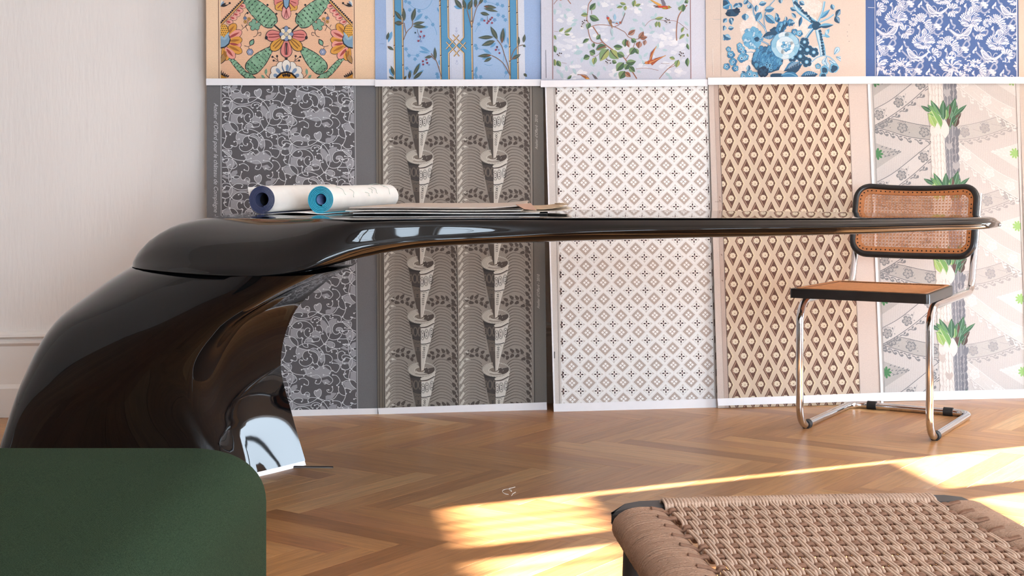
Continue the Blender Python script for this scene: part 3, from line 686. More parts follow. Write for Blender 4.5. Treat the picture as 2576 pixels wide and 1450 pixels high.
# ---- upper sheet 3: pale grey-blue sky with birds on branches
def art_birds():
    A = Art(1350, 0, 5.576, clip=[(1391, -200), (1736, -200), (1738, 200), (1393, 200)])
    G1, G2, G3, BR = '#7d9a6c', '#4c6b4e', '#a3aa68', '#96604a'
    A.L = 0; A.poly([(0, -1200), (2400, -1200), (2400, 1300), (0, 1300)], '#ccd0de')
    rr = random.Random(3)
    for cx, cy, sx, n in ((480, 250, 180, 16), (560, 560, 200, 22), (470, 690, 120, 14), (1450, 130, 170, 16), (1750, 560, 230, 24), (1250, 690, 150, 14), (1900, 960, 170, 18), (480, 1020, 170, 14), (1000, 20, 170, 12), (1080, 1040, 160, 12), (900, 430, 150, 10), (1500, 880, 160, 8), (2000, 700, 120, 8)):
        for k in range(n):
            x = cx+rr.gauss(0, sx*0.55); y = cy+rr.gauss(0, 55)-abs(x-cx)*0.1
            A.L = 0.3+0.02*k; A.blob(x, y, rr.uniform(18, 58), rr.choice(['#d8dae4', '#e2e3ea', '#dcdee7', '#e8e8ec']), 11, 0.3, k, 0.6)
    # pale teal leaves
    A.L = 1.4
    for k in range(3):
        for (x, y, a, l) in ((320, 40, 1.2, 80), (400, 130, 0.2, 90), (255, 120, 1.6, 90), (390, 190, 1.3, 80), (580, 280, 3.0, 90), (560, 320, 2.6, 100), (640, 150, 0.5, 90), (600, 690, -2.3, 80), (650, 720, 2.9, 140), (740, 700, -1.7, 90), (650, 800, 1.9, 90), (760, 830, 1.6, 90), (820, 930, -2.6, 90), (880, 1000, 1.9, 90), (800, 1010, 2.6, 80), (930, 930, 1.0, 80), (410, 920, 1.4, 90), (480, 900, -1.0, 60), (510, 960, 1.1, 100), (280, 970, 1.0, 90), (340, 1010, 1.3, 100), (1070, 120, 2.5, 70), (1110, 70, 0.3, 80), (1220, 150, 1.6, 90), (1340, 270, 0.3, 90), (1480, 310, 1.0, 80), (1440, 380, 0.8, 90), (1380, 390, 2.8, 90), (1590, 240, 0.2, 90), (1680, 180, 1.9, 80), (1580, 350, 1.1, 70), (1770, 370, 1.2, 80), (1580, 470, -0.4, 90), (1680, 690, -1.2, 90), (1760, 700, 0.1, 80), (1500, 800, -0.8, 90), (1480, 840, 1.2, 80), (1440, 760, 1.2, 90), (2070, 300, 0.8, 90), (2100, 530, 1.3, 80), (2000, 60, -0.8, 100), (1960, 20, 1.0, 90), (1800, 1020, 0.6, 90), (1850, 1060, 0.9, 90), (1400, 1000, 0.2, 70), (1080, 1080, -0.9, 80), (1030, 560, -0.5, 80), (860, 20, 1.3, 80), (1420, 120, 0.4, 70), (1560, 20, 0.2, 70)):
            if k == 0: A.leaf(x, y, x+l*math.cos(a), y+l*math.sin(a), l*0.46, '#b3ccd2', n=6)
    # branches
    A.L = 2
    for pts, w in ((((760, 375), (850, 350), (980, 352), (1100, 380), (1180, 420), (1240, 455), (1290, 520), (1380, 550), (1440, 545)), 9), (((790, 375), (860, 480), (925, 590), (1050, 690), (1200, 790), (1255, 850), (1320, 970), (1405, 1105)), 16), (((720, 390), (740, 500), (780, 580), (860, 610), (925, 590)), 11),
                   (((770, 0), (730, 60), (715, 170), (705, 270), (730, 330)), 11), (((770, 200), (770, 130)), 6), (((2110, 70), (2030, 160), (1980, 260), (1960, 440), (1965, 570)), 15), (((1255, 830), (1310, 750), (1360, 650), (1375, 600)), 8), (((1720, 1105), (1790, 1020), (1860, 950), (1950, 880)), 9), (((1850, 960), (1950, 915)), 7), (((1390, 970), (1500, 955), (1600, 965), (1710, 990)), 5), (((1070, 380), (1150, 350), (1200, 280), (1240, 180)), 8), (((740, 770), (830, 790), (900, 730)), 5), (((1520, 365), (1580, 300), (1660, 270), (1800, 290), (1960, 300), (2120, 420)), 5), (((245, 440), (300, 445)), 4), (((240, 60), (270, 20), (300, -10)), 7), (((430, -10), (480, 55)), 12), (((570, 1050), (680, 1050), (740, 1110)), 8), (((350, 880), (420, 890)), 4)):
        A.stroke(pts, w, BR, n=4)
        if w > 8: A.stroke([(x-w*0.2, y) for x, y in pts], w*0.3, '#b98a72', n=4, dl=0.2)
    for x, y, x1, y1, w, c, c2 in ((745, 140, 825, 40, 80, G2, G1), (720, 210, 620, 215, 60, G3, G1), (745, 220, 880, 285, 90, G1, G2), (750, 320, 710, 410, 70, G2, G1), (840, 555, 890, 480, 60, G1, G2), (735, 545, 645, 610, 50, G1, G2), (800, 600, 800, 670, 50, G2, G1), (970, 640, 830, 700, 90, G1, G2), (985, 660, 840, 710, 60, G3, BR), (1080, 655, 1210, 660, 80, G2, G1), (1010, 690, 890, 860, 130, G3, G1), (1030, 700, 1150, 830, 130, G3, G1), (1130, 740, 1235, 790, 90, G1, G2), (820, 760, 740, 720, 90, G1, G2), (745, 790, 655, 830, 80, G1, G2), (830, 800, 800, 910, 70, G1, G3), (1060, 850, 1125, 885, 60, G1, G2), (1250, 880, 1395, 860, 90, G1, G2), (1225, 880, 1120, 1000, 110, G2, G1), (1290, 900, 1240, 980, 90, G2, G1), (1300, 930, 1380, 1010, 80, G2, G1), (1240, 1000, 1165, 1110, 110, G2, G1), (1245, 1010, 1320, 1080, 70, BR, '#b98a72'),
                                   (1380, 670, 1310, 770, 90, G2, G1), (1390, 680, 1430, 760, 60, G1, G2), (1250, 545, 1240, 660, 80, G2, G1), (1280, 560, 1300, 670, 60, '#c3a898', BR), (1330, 545, 1400, 590, 70, G1, G2), (1280, 490, 1385, 415, 70, BR, '#b3897a'), (1430, 540, 1500, 440, 70, '#a9796a', BR), (1440, 525, 1555, 520, 66, '#a9796a', BR), (1450, 580, 1430, 680, 90, '#b3897a', BR), (1530, 560, 1510, 640, 56, '#bd9486', '#a9796a'),
                                   (2060, 60, 2050, 170, 80, G2, G1), (2020, 90, 2000, 150, 50, G3, G1), (2090, 0, 2120, 50, 60, G1, G2), (1660, 265, 1780, 240, 50, G3, G1), (1690, 300, 1675, 385, 46, G3, G1), (1715, 300, 1730, 390, 46, G3, G1), (1170, 40, 1255, 60, 46, G3, G1), (1210, 95, 1120, 110, 40, G3, G1), (1250, 80, 1240, 150, 50, G3, G1), (1380, 0, 1360, 100, 60, G3, G1), (1380, 80, 1460, 55, 44, G3, G1), (310, 445, 380, 385, 40, G1, G3), (385, 460, 500, 380, 46, G3, G1), (390, 475, 470, 488, 34, G3, G1), (250, 490, 275, 560, 36, G1, G3), (245, 640, 270, 740, 70, G1, G2), (250, 830, 260, 930, 60, G3, G1), (290, 850, 340, 935, 70, G1, G2), (2065, 380, 2030, 460, 40, G3, G1), (2080, 480, 2000, 555, 44, G3, G1), (2110, 470, 2130, 520, 30, G3, G1), (2110, 610, 2140, 700, 40, G1, G2), (1940, 830, 1860, 810, 50, G3, G1), (1990, 840, 1960, 950, 80, G3, G1), (2120, 810, 2120, 940, 60, G1, G2), (430, 1110, 490, 1055, 40, G1, G2)):
        A.L = 3; A.leaf(x, y, x1, y1, w, c, n=7, bend=0.12, half=c2, rib='#4a4a3c')
    A.L = 4.2
    for x, y, n in ((670, 310, 7), (1000, 870, 10), (1830, 300, 9), (2030, 770, 9), (320, 770, 6), (640, 360, 4)):
        for k in range(n):
            a = k*2.4; q = 14*math.sqrt(k)
            A.ell(x+q*math.cos(a), y+q*math.sin(a)*1.2, 10, 10, '#5a4440' if k % 3 else '#cfc8c6', n=7)
    def bird(x, y, a, s, body, wing, head, flip=1):
        A.map = None; M = rot(x, y, a)
        def P(u, v): return M(u*s, v*s*flip)
        A.L = 5
        A.poly([P(*p) for p in cr([(-60, 0), (-30, -22), (20, -26), (48, -14), (56, 2), (30, 20), (-20, 24)], 4, True)], body)
        A.poly([P(*p) for p in ((-50, -8), (-150, -6), (-165, 6), (-120, 8), (-140, 22), (-50, 14))], wing, 0.1)
        A.poly([P(*p) for p in cr([(40, -30), (66, -26), (74, -8), (58, 8), (36, 2)], 4, True)], head, 0.3)
        A.poly([P(72, -16), P(96, -18), P(74, -6)], '#4a3430', 0.4); A.ell(*P(60, -16), 4*s, 4*s, '#2a2020', n=6, dl=0.6)
        A.poly([P(*p) for p in ((-14, -4), (24, 10), (10, 26), (-40, 16))], head, 0.25)
    bird(1590, 870, 2.7, 1.0, '#b5552f', '#8a4a32', '#d8894a', -1)
    A.L = 5.5
    for w in (((1580, 850), (1600, 740), (1680, 650), (1630, 770), (1610, 860)), ((1590, 880), (1660, 820), (1810, 780), (1700, 850), (1620, 920))): A.poly(w, '#a65436'); A.stroke([w[0], w[2]], 10, '#d99a5a', False, dl=0.2)
    A.stroke([(1740, 890), (1860, 895)], 4, '#8a5a48', False)
    bird(1800, 105, 0.15, 1.05, '#b3542c', '#6b4c42', '#a08a3a')
    A.L = 5.5; A.poly(((1720, 90), (1660, 50), (1560, -20), (1640, 10), (1760, 70)), '#d8a04a'); A.poly(((1770, 80), (1740, 0), (1780, -10), (1810, 50), (1810, 85)), '#7a7480'); A.poly(((1690, 80), (1800, 85), (1810, 100), (1720, 110)), '#c8452c', 0.2)
    bird(1020, 280, -1.9, 0.8, '#d7a55a', '#a0704a', '#86b0d0'); A.L = 5.7; A.ell(998, 255, 18, 20, '#b8443c', n=8); A.ell(1035, 310, 22, 40, '#8a6a50', n=8)
    bird(1130, 320, 0.15, 0.75, '#9fc0d8', '#7f8ea0', '#b05a40', 1); A.L = 5.7; A.leaf(1100, 290, 1095, 190, 40, '#9cc3dc'); A.stroke([(1180, 340), (1240, 190)], 12, '#8a7a78', False)
    A.leaf(1050, 390, 1065, 520, 34, '#b3ccd2')
    A.L = 5; A.poly(((610, 1050), (680, 1060), (740, 1110), (690, 1110)), '#a8693a'); A.poly(((770, 1030), (830, 1070), (860, 1110), (820, 1110)), '#6b6668'); A.poly(((700, 1090), (750, 1110), (690, 1112)), '#d9a04a', 0.2)
    A.poly(((290, -10), (360, -5), (340, 10)), '#b5623f')
    B = Art(1350, 0, 5.576); B.L = 3
    B.stroke([(221, -1000), (227, 1112)], 9, '#9d6a63', False); B.stroke([(2150, -1000), (2164, 1105)], 9, '#9d6a63', False); B.stroke([(128, 700), (134, 1095)], 6, '#5a5a62', False)
    return [A, B]

# ---- upper sheet 4: beige ground with blue flowers
def art_blueflowers():
    A = Art(1760, 0, 5.576, clip=[(1819, -200), (2113, -200), (2115, 195), (1819, 195)])
    D, M_, L_, P_ = '#27506f', '#3f82b0', '#74b4d8', '#c3dfec'
    rr = random.Random(8)
    # vermicelli patches
    for cx, cy, rx, ry in ((700, 420, 130, 260), (820, 60, 90, 120), (700, 720, 150, 130), (1540, 90, 190, 110), (1500, 330, 170, 130), (640, 960, 110, 120), (1640, 830, 120, 170), (1200, 880, 200, 110), (1440, 420, 120, 90)):
        A.L = 0.2; A.blob(cx, cy, rx, '#eedfd6', 18, 0.12, 3, ry/rx)
        for k in range(int(rx*ry/190)):
            a = rr.uniform(0, 6.28); q = math.sqrt(rr.random()); x = cx+rx*q*math.cos(a); y = cy+ry*q*math.sin(a); t = rr.uniform(0, 6.28)
            A.L = 0.5; A.stroke([(x, y), (x+16*math.cos(t), y+16*math.sin(t)), (x+24*math.cos(t+1), y+24*math.sin(t+1))], 5, '#f8f1ea', n=2)
    def leaf(x0, y0, x1, y1, w, dark=False, L=2):
        A.L = L; c1, c2 = (M_, D) if dark else (L_, M_)
        A.leaf(x0, y0, x1, y1, w, c1, n=8, half=c2, rib=D)
        for k in range(2, 7):
            t = k/8; dx, dy = x1-x0, y1-y0; l = math.hypot(dx, dy); nx, ny = -dy/l, dx/l; ww = w*0.42*math.sin(math.pi*t)
            for s_ in (1, -1): A.stroke([(x0+dx*t, y0+dy*t), (x0+dx*(t+0.09)+nx*ww*s_, y0+dy*(t+0.09)+ny*ww*s_)], 5, D if s_ > 0 else P_, False, dl=0.6)
    def floret(x, y, r, dark, L=3):
        A.L = L
        a0 = rr.uniform(0, 1)
        for k in range(5): A.petal(x, y, a0+k*1.257, r, r*0.85, D if dark else rr.choice([M_, L_, '#5c9fc6']), out=L_ if dark else D, ow=4 if dark else 3)
        A.ell(x, y, r*0.38, r*0.38, L_ if dark else P_, n=9, dl=0.3); A.ell(x, y, r*0.2, r*0.2, P_ if dark else D, n=7, dl=0.5)
    def stem(pts, w, c=M_, L=1.5):
        A.L = L; A.stroke(pts, w, c, n=5); A.stroke([(x-w*0.22, y-w*0.1) for x, y in pts], w*0.35, P_, n=5, dl=0.3)
    stem([(670, 20), (740, 90), (760, 200), (820, 290), (900, 380), (940, 460)], 22); stem([(1050, 0), (960, 110), (900, 260), (935, 450)], 14)
    stem([(1330, -20), (1370, 120), (1450, 200), (1560, 280), (1640, 340)], 70, L_); stem([(1660, 420), (1690, 560), (1720, 680), (1730, 780)], 80, L_)
    A.L = 1.9
    for k in range(12): A.blob(1340+k*26, 20+k*30+rr.uniform(-20, 20), 22, D, 9, 0.3, k)
    for k in range(9): A.blob(1690+k*6, 440+k*40, 20, D, 9, 0.3, k+30)
    stem([(1600, 390), (1530, 480), (1480, 560)], 40, M_); stem([(1650, 320), (1720, 170), (1750, 20)], 30, L_); stem([(1680, 310), (1800, 260), (1880, 200)], 22, L_)
    stem([(1730, 780), (1640, 810), (1570, 870)], 16, L_); stem([(1730, 780), (1820, 800), (1900, 870)], 16, L_); stem([(640, 740), (720, 730), (780, 750)], 10)
    A.L = 2.2; A.blob(1640, 360, 60, D, 12, 0.2, 5); A.leaf(1670, 370, 1880, 350, 70, L_, half=D); A.leaf(1620, 340, 1510, 400, 60, M_); A.leaf(1430, 230, 1395, 380, 50, M_, half=D); A.leaf(1690, 260, 1830, 130, 60, L_, half=M_)
    stem([(1680, 480), (1760, 500), (1800, 420)], 30, L_); A.L = 2; A.leaf(1760, 500, 1820, 400, 50, L_); A.leaf(1750, 500, 1830, 520, 40, L_); A.leaf(1790, 490, 1770, 410, 36, P_)
    for a in ((830, 60, 940, 40, 70), (800, 70, 790, 170, 60), (910, 140, 1050, 120, 90), (860, 170, 790, 300, 100), (920, 210, 1060, 330, 110), (640, 190, 640, 290, 100), (680, 120, 720, 60, 70), (590, 100, 540, 40, 70), (620, 60, 680, -10, 60), (1130, -20, 1140, 50, 60), (1400, 20, 1470, 70, 70), (1270, 110, 1360, 150, 60), (1350, 250, 1290, 180, 50), (560, 60, 470, 100, 70), (430, 250, 450, 350, 60), (380, 260, 330, 320, 60), (400, 400, 480, 390, 60), (350, 360, 335, 430, 70), (340, 500, 440, 550, 90), (350, 570, 330, 480, 60), (470, 300, 440, 250, 50), (1850, 60, 1880, 140, 60)):
        leaf(*a)
    for a in ((1060, 480, 880, 520, 110, True), (1200, 990, 1440, 900, 170, True), (1180, 1000, 1420, 860, 90, True), (1420, 1070, 1660, 1040, 120, True), (1900, 230, 1960, 330, 80, True), (1970, 130, 1910, 240, 70, True), (680, 1000, 690, 910, 60), (640, 1050, 590, 1000, 60)):
        leaf(*a)
    # dark flower head top-left, corner shapes
    A.L = 3; A.blob(460, 180, 95, D, 16, 0.2, 2, 0.62); A.blob(360, 60, 70, M_, 14, 0.2, 4); A.blob(350, 40, 45, D, 12, 0.25, 5); A.stroke([(330, 100), (430, 60), (450, 130)], 20, L_)
    A.blob(520, 150, 50, '#1d3a55', 12, 0.25, 9, 0.8); A.blob(400, 200, 40, '#1d3a55', 12, 0.25, 11, 0.8)
    for x, y, r in ((580, 690, 55), (610, 730, 48), (440, 770, 55), (470, 870, 56), (590, 820, 60), (640, 800, 50), (405, 690, 36), (380, 935, 48), (500, 960, 46), (700, 1040, 56), (620, 1070, 50), (1660, 930, 40), (770, 1060, 56), (1330, 450, 46), (1400, 470, 46), (560, 640, 40)):
        floret(x, y, r, False)
    # thistle-like flower
    A.L = 3; A.blob(740, 540, 130, L_, 20, 0.18, 7, 1.15)
    for k in range(34):
        a = rr.uniform(0, 6.28); q = 110*math.sqrt(rr.random()); A.petal(740+q*math.cos(a), 540+q*1.2*math.sin(a), a, 42, 30, rr.choice([L_, '#5ba0c8', P_]), out=M_, ow=4, dl=0.2+k*0.01)
    A.leaf(840, 560, 760, 540, 70, D, dl=0.8); stem([(830, 560), (900, 590), (970, 625)], 20, M_, 3.5)
    # bud cluster
    A.L = 3
    for x, y, r in ((1150, 370, 70), (1130, 420, 60), (1200, 330, 50), (1270, 320, 50), (1090, 270, 40)): A.blob(x, y, r, M_, 14, 0.2, 3); A.blob(x+8, y+10, r*0.6, D, 12, 0.25, 8, dl=0.3); A.petal(x-10, y+20, -1.4, r*1.0, r*0.5, L_, dl=0.5)
    for a in ((1100, 260, 1070, 180, 50), (1210, 300, 1215, 230, 40), (1270, 320, 1340, 320, 50)): leaf(*a, L=3.4)
    A.L = 3; A.blob(1060, 440, 80, D, 14, 0.2, 6, 0.7)
    # hydrangea: dark cluster of overlapping petals
    A.L = 4; A.blob(950, 850, 215, '#2a5877', 24, 0.08, 4, 0.85)
    for k in range(64):
        a = k*2.4; q = 190*math.sqrt((k+0.5)/64); x = 950+q*math.cos(a); y = 830+q*0.85*math.sin(a)
        A.petal(x-20, y+25, -1.1+rr.uniform(-.4, .4), 70, 56, rr.choice([M_, M_, '#2f6a92', '#5397c0']), out='#1d3a55', ow=4, dl=0.2+k*0.008)
        if k % 3 == 0: A.stroke([(x-10, y+10), (x+6, y-30)], 6, L_, False, dl=0.9)
    for x, y in ((940, 910), (980, 930), (1000, 980), (960, 960), (985, 910)): A.ell(x, y, 22, 22, L_, dl=1.1); A.ell(x, y, 12, 12, D, n=8, dl=1.3)
    A.blob(890, 1010, 75, '#1d3a55', 16, 0.2, 3, dl=1.2)
    for k in range(4): A.petal(890, 1010, -0.6+k*1.5, 60, 40, D, out='#1d3a55', ow=4, dl=1.4)
    # auriculas
    for x, y, r in ((1470, 590, 66), (1510, 700, 76), (1410, 690, 58), (1410, 790, 74), (1600, 735, 70), (1500, 870, 74), (1300, 810, 62), (1350, 740, 50)):
        floret(x, y, r, True, 4)
    # rose
    A.L = 5; A.blob(1200, 640, 205, M_, 26, 0.06, 3, 0.92)
    A.blob(1205, 640, 195, L_, 26, 0.06, 5, 0.92, dl=0.1)
    for k in range(11):
        a = k*0.571; A.petal(1200+70*math.cos(a), 640+65*math.sin(a), a, 128, 150, rr.choice(['#a9d3e7', P_, '#dcebf1', '#8fc3de']), out=M_, ow=4, dl=0.3+0.03*k)
    for k in range(10):
        a = k*0.66+0.3; A.petal(1200+25*math.cos(a), 640+25*math.sin(a), a, 105, 110, rr.choice(['#e6f0f3', '#d3e6ef', '#f2f5f4']), out=L_, ow=4, dl=0.8+0.03*k)
    for k in range(13):
        a = k*2.4; q = 14*math.sqrt(k); A.petal(1215+q*math.cos(a), 650+q*math.sin(a), a+1.2, 40, 34, rr.choice([P_, L_, '#f2f5f4', M_]), out=M_, ow=4, dl=1.3+0.02*k)
    A.stroke([(1180, 690), (1210, 720), (1260, 690)], 10, M_, dl=1.8)
    # bottom right bell flowers
    A.L = 3
    for x, y, a in ((1760, 850, 1.2), (1820, 850, 0.6), (1890, 760, -1.0), (1920, 800, 0.4), (1780, 800, 2.0)): A.petal(x, y, a, 110, 60, P_, out=L_, ow=5); A.stroke([(x, y), (x+80*math.cos(a), y+80*math.sin(a))], 8, M_, False, dl=0.4)
    for x, y, r in ((1750, 980, 62), (1890, 950, 66), (1730, 1060, 50), (1860, 980, 46)): A.blob(x, y, r, L_, 14, 0.15, 2); A.blob(x+4, y+6, r*0.66, D, 12, 0.2, 3, dl=0.3)
    A.blob(1260, 1070, 120, M_, 16, 0.12, 4, 0.5, dl=0.5); A.blob(1080, 1070, 90, D, 14, 0.2, 4, 0.5, dl=0.5); A.stroke([(1150, 1050), (1260, 1030), (1360, 1070)], 12, L_, dl=0.9)
    B = Art(1760, 0, 5.576); B.L = 2
    B.stroke([(296, -900), (300, 1085)], 4, '#b9ab9f', False); B.stroke([(190, 272), (296, 272)], 4, '#9fb2b4', False); B.stroke([(183, 680), (192, 1060)], 8, '#eee4da', False)
    for x, y in ((2070, 448), (2073, 505), (2096, 580), (2096, 350)): B.ell(x, y, 5, 5, '#5b5560', n=6)
    return [A, B]

# ---- upper sheet 5: blue ground with white chrysanthemums and butterflies
def art_chrys():
    A = Art(2160, 0, 6.04, clip=[(2204, -200), (2555, -200), (2557, 195), (2205, 195)])
    Wh, Sh, Bl = '#e4e7f0', '#a9b3d0', '#5b78b2'
    def petals(x, y, n, r, w, a0, a1, c=Wh, L=2, sq=1.0):
        for k in range(n):
            a = a0+(a1-a0)*k/(n-1); A.L = L+0.02*k
            px_, py_ = x+0.2*r*math.cos(a), y+0.2*r*sq*math.sin(a); x1, y1 = x+r*math.cos(a), y+r*sq*math.sin(a)
            A.leaf(px_, py_, x1, y1, w*1.55, Bl, n=6, belly=0.62); A.leaf(px_, py_, x1, y1, w, c, n=6, belly=0.62, dl=0.01)
    def unit():
        # scrolls
        A.L = 1
        for pts in (((120, 110), (190, 180), (150, 260), (60, 240), (40, 190)), ((130, 120), (170, 160), (260, 150), (250, 210), (200, 230)), ((-140, 260), (-60, 230), (0, 280), (-40, 330)), ((330, 110), (360, 170), (340, 240)), ((-300, -20), (-270, 60), (-230, 80), (-260, 130)), ((560, 150), (600, 60), (660, -20), (700, 40), (640, 100)),
                    ((40, -120), (60, -220), (140, -270), (170, -200), (120, -160)), ((150, -150), (220, -110), (300, -170)), ((-200, 260), (-280, 180), (-330, 130)), ((430, 140), (500, 200), (560, 180))):
            A.stroke(pts, 26, Sh, n=5); A.stroke(pts, 12, Bl, n=5, dl=0.1); A.stroke(pts, 5, Wh, n=5, dl=0.2)
        A.curl(520, -70, 70, 2.5, 1.2, 18, Sh); A.curl(110, -190, 70, 0.4, 1.1, 18, Sh)
        petals(0, 10, 15, 185, 48, math.pi*1.02, math.pi*1.98, sq=0.85)
        petals(0, 20, 13, 150, 44, math.pi*1.08, math.pi*1.92, L=2.4, sq=0.75)
        petals(-5, 30, 11, 150, 40, 0.05*math.pi, 0.95*math.pi, L=2.2, sq=0.55)
        for k in range(9): A.L = 2.8; A.petal(-90+k*22, 62+8*math.sin(k), 1.57, 30, 22, Wh, out=Sh, ow=3)
        A.ell(0, 18, 14, 10, Bl, n=8, dl=0.3)
        petals(258, 40, 13, 74, 26, 0, 2*math.pi*12/13, L=2.4); A.L = 2.9; A.ell(258, 40, 26, 26, Sh); A.ell(258, 40, 15, 15, Bl, dl=0.2)
        petals(400, 70, 11, 150, 40, -2.4, 0.8, L=2); petals(430, 110, 9, 120, 36, -0.3, 1.9, L=2.3); petals(380, -10, 7, 90, 30, -2.6, -0.4, L=2.1)
        for k in range(6): A.L = 2.6; A.petal(370+k*20, 20+k*22, -0.5, 40, 26, Wh, out=Bl, ow=3)
        A.curl(420, 110, 26, 0, 1.3, 8, Bl, dl=0.6)
        # half flowers
        petals(-290, -150, 7, 120, 36, -2.2, 0.3, L=2); petals(-300, -160, 6, 110, 34, 0.2, 1.9, L=2.1); petals(-420, -290, 6, 100, 34, -1.9, 0.5, L=2); 
        # tulips and buds
        for x, y in ((180, 130), (-480, 110), (200, -420+170)):
            for a in (-2.3, -1.57, -0.85): A.L = 2; A.petal(x, y+20, a, 60, 34, Wh, out=Bl, ow=3)
            A.ell(x, y+30, 34, 10, Wh, n=8)
        for x, y, a in ((190, 230, 0.5), (-320, 50, 0.3), (360, -240, 0.4), (140, 300, -2.7), (80, -110, 0.2), (-60, -260, 0.5)):
            A.L = 2; A.petal(x, y, 1.57+a, 66, 30, Wh, out=Bl, ow=3); A.curl(x-16, y+50, 16, 0, 0.8, 8, Wh)
        for k in range(5): A.L = 2; A.petal(210+k*28, -75+(k % 2)*14, -0.6+k*0.5, 32, 20, Wh)
        for x, y in ((285, -125), (310, -30), (-120, -300)): A.ell(x, y, 13, 13, Wh, n=8)
    def butterfly(x, y, f):
        A.map2 = None; M = (lambda u, v: (x+f*u, y+v))
        A.L = 3
        A.poly([M(*p) for p in cr([(0, 20), (-40, -20), (-130, -110), (-170, -105), (-150, -20), (-90, 40)], 4, True)], Wh)
        A.poly([M(*p) for p in cr([(-30, 0), (-120, -80), (-145, -75), (-125, -10), (-80, 25)], 4, True)], Sh, 0.2)
        for k in range(5): A.ell(*M(-50-k*18, -2-k*14), 10, 15, Wh, 0.6*f, 7, dl=0.4)
        A.poly([M(*p) for p in cr([(-10, 20), (60, 0), (150, -60), (165, -50), (110, 10), (40, 50)], 4, True)], Wh)
        for k in range(5): A.ell(*M(40+k*22, 18-k*14), 9, 7, Sh, n=7, dl=0.3)
        for k in range(7): A.petal(*M(-90+k*24, 50+8*math.sin(k*2)), 1.57, 32, 26, Wh, out=Bl, ow=3, dl=0.1)
        A.ell(*M(0, 25), 40, 18, Wh, 0.3*f, 9, dl=0.3)
        A.stroke([M(-10, 0), M(-20, -50), M(-50, -80), M(-80, -75)], 8, Wh); A.stroke([M(10, 0), M(40, -50), M(70, -60), M(80, -40)], 8, Wh)
        for u in (-110, -60, 70): A.ring(*M(u, 85), 12, 12, 6, Wh, n=8)
    for i in range(-3, 5):
        for j in range(-3, 4):
            cx, cy = 985+415*i+710*j, 640+347*i-330*j
            if not (-500 < cx < 3000 and -900 < cy < 1600): continue
            A.map = lambda x, y, cx=cx, cy=cy: (cx+x, cy+y)
            unit()
            butterfly(-85, 210, 1) if (i+j) % 2 == 0 else butterfly(-140, 200, -1)
    A.map = None
    B = Art(2160, 0, 6.04); B.L = 3
    B.stroke([(240, -900), (252, 1155)], 10, '#c9d0e2', False); B.stroke([(140, 113), (240, 118)], 10, '#c9d0e2', False); B.stroke([(2395, -900), (2405, 1170)], 14, '#e6e9f2', False)
    return [A, B]

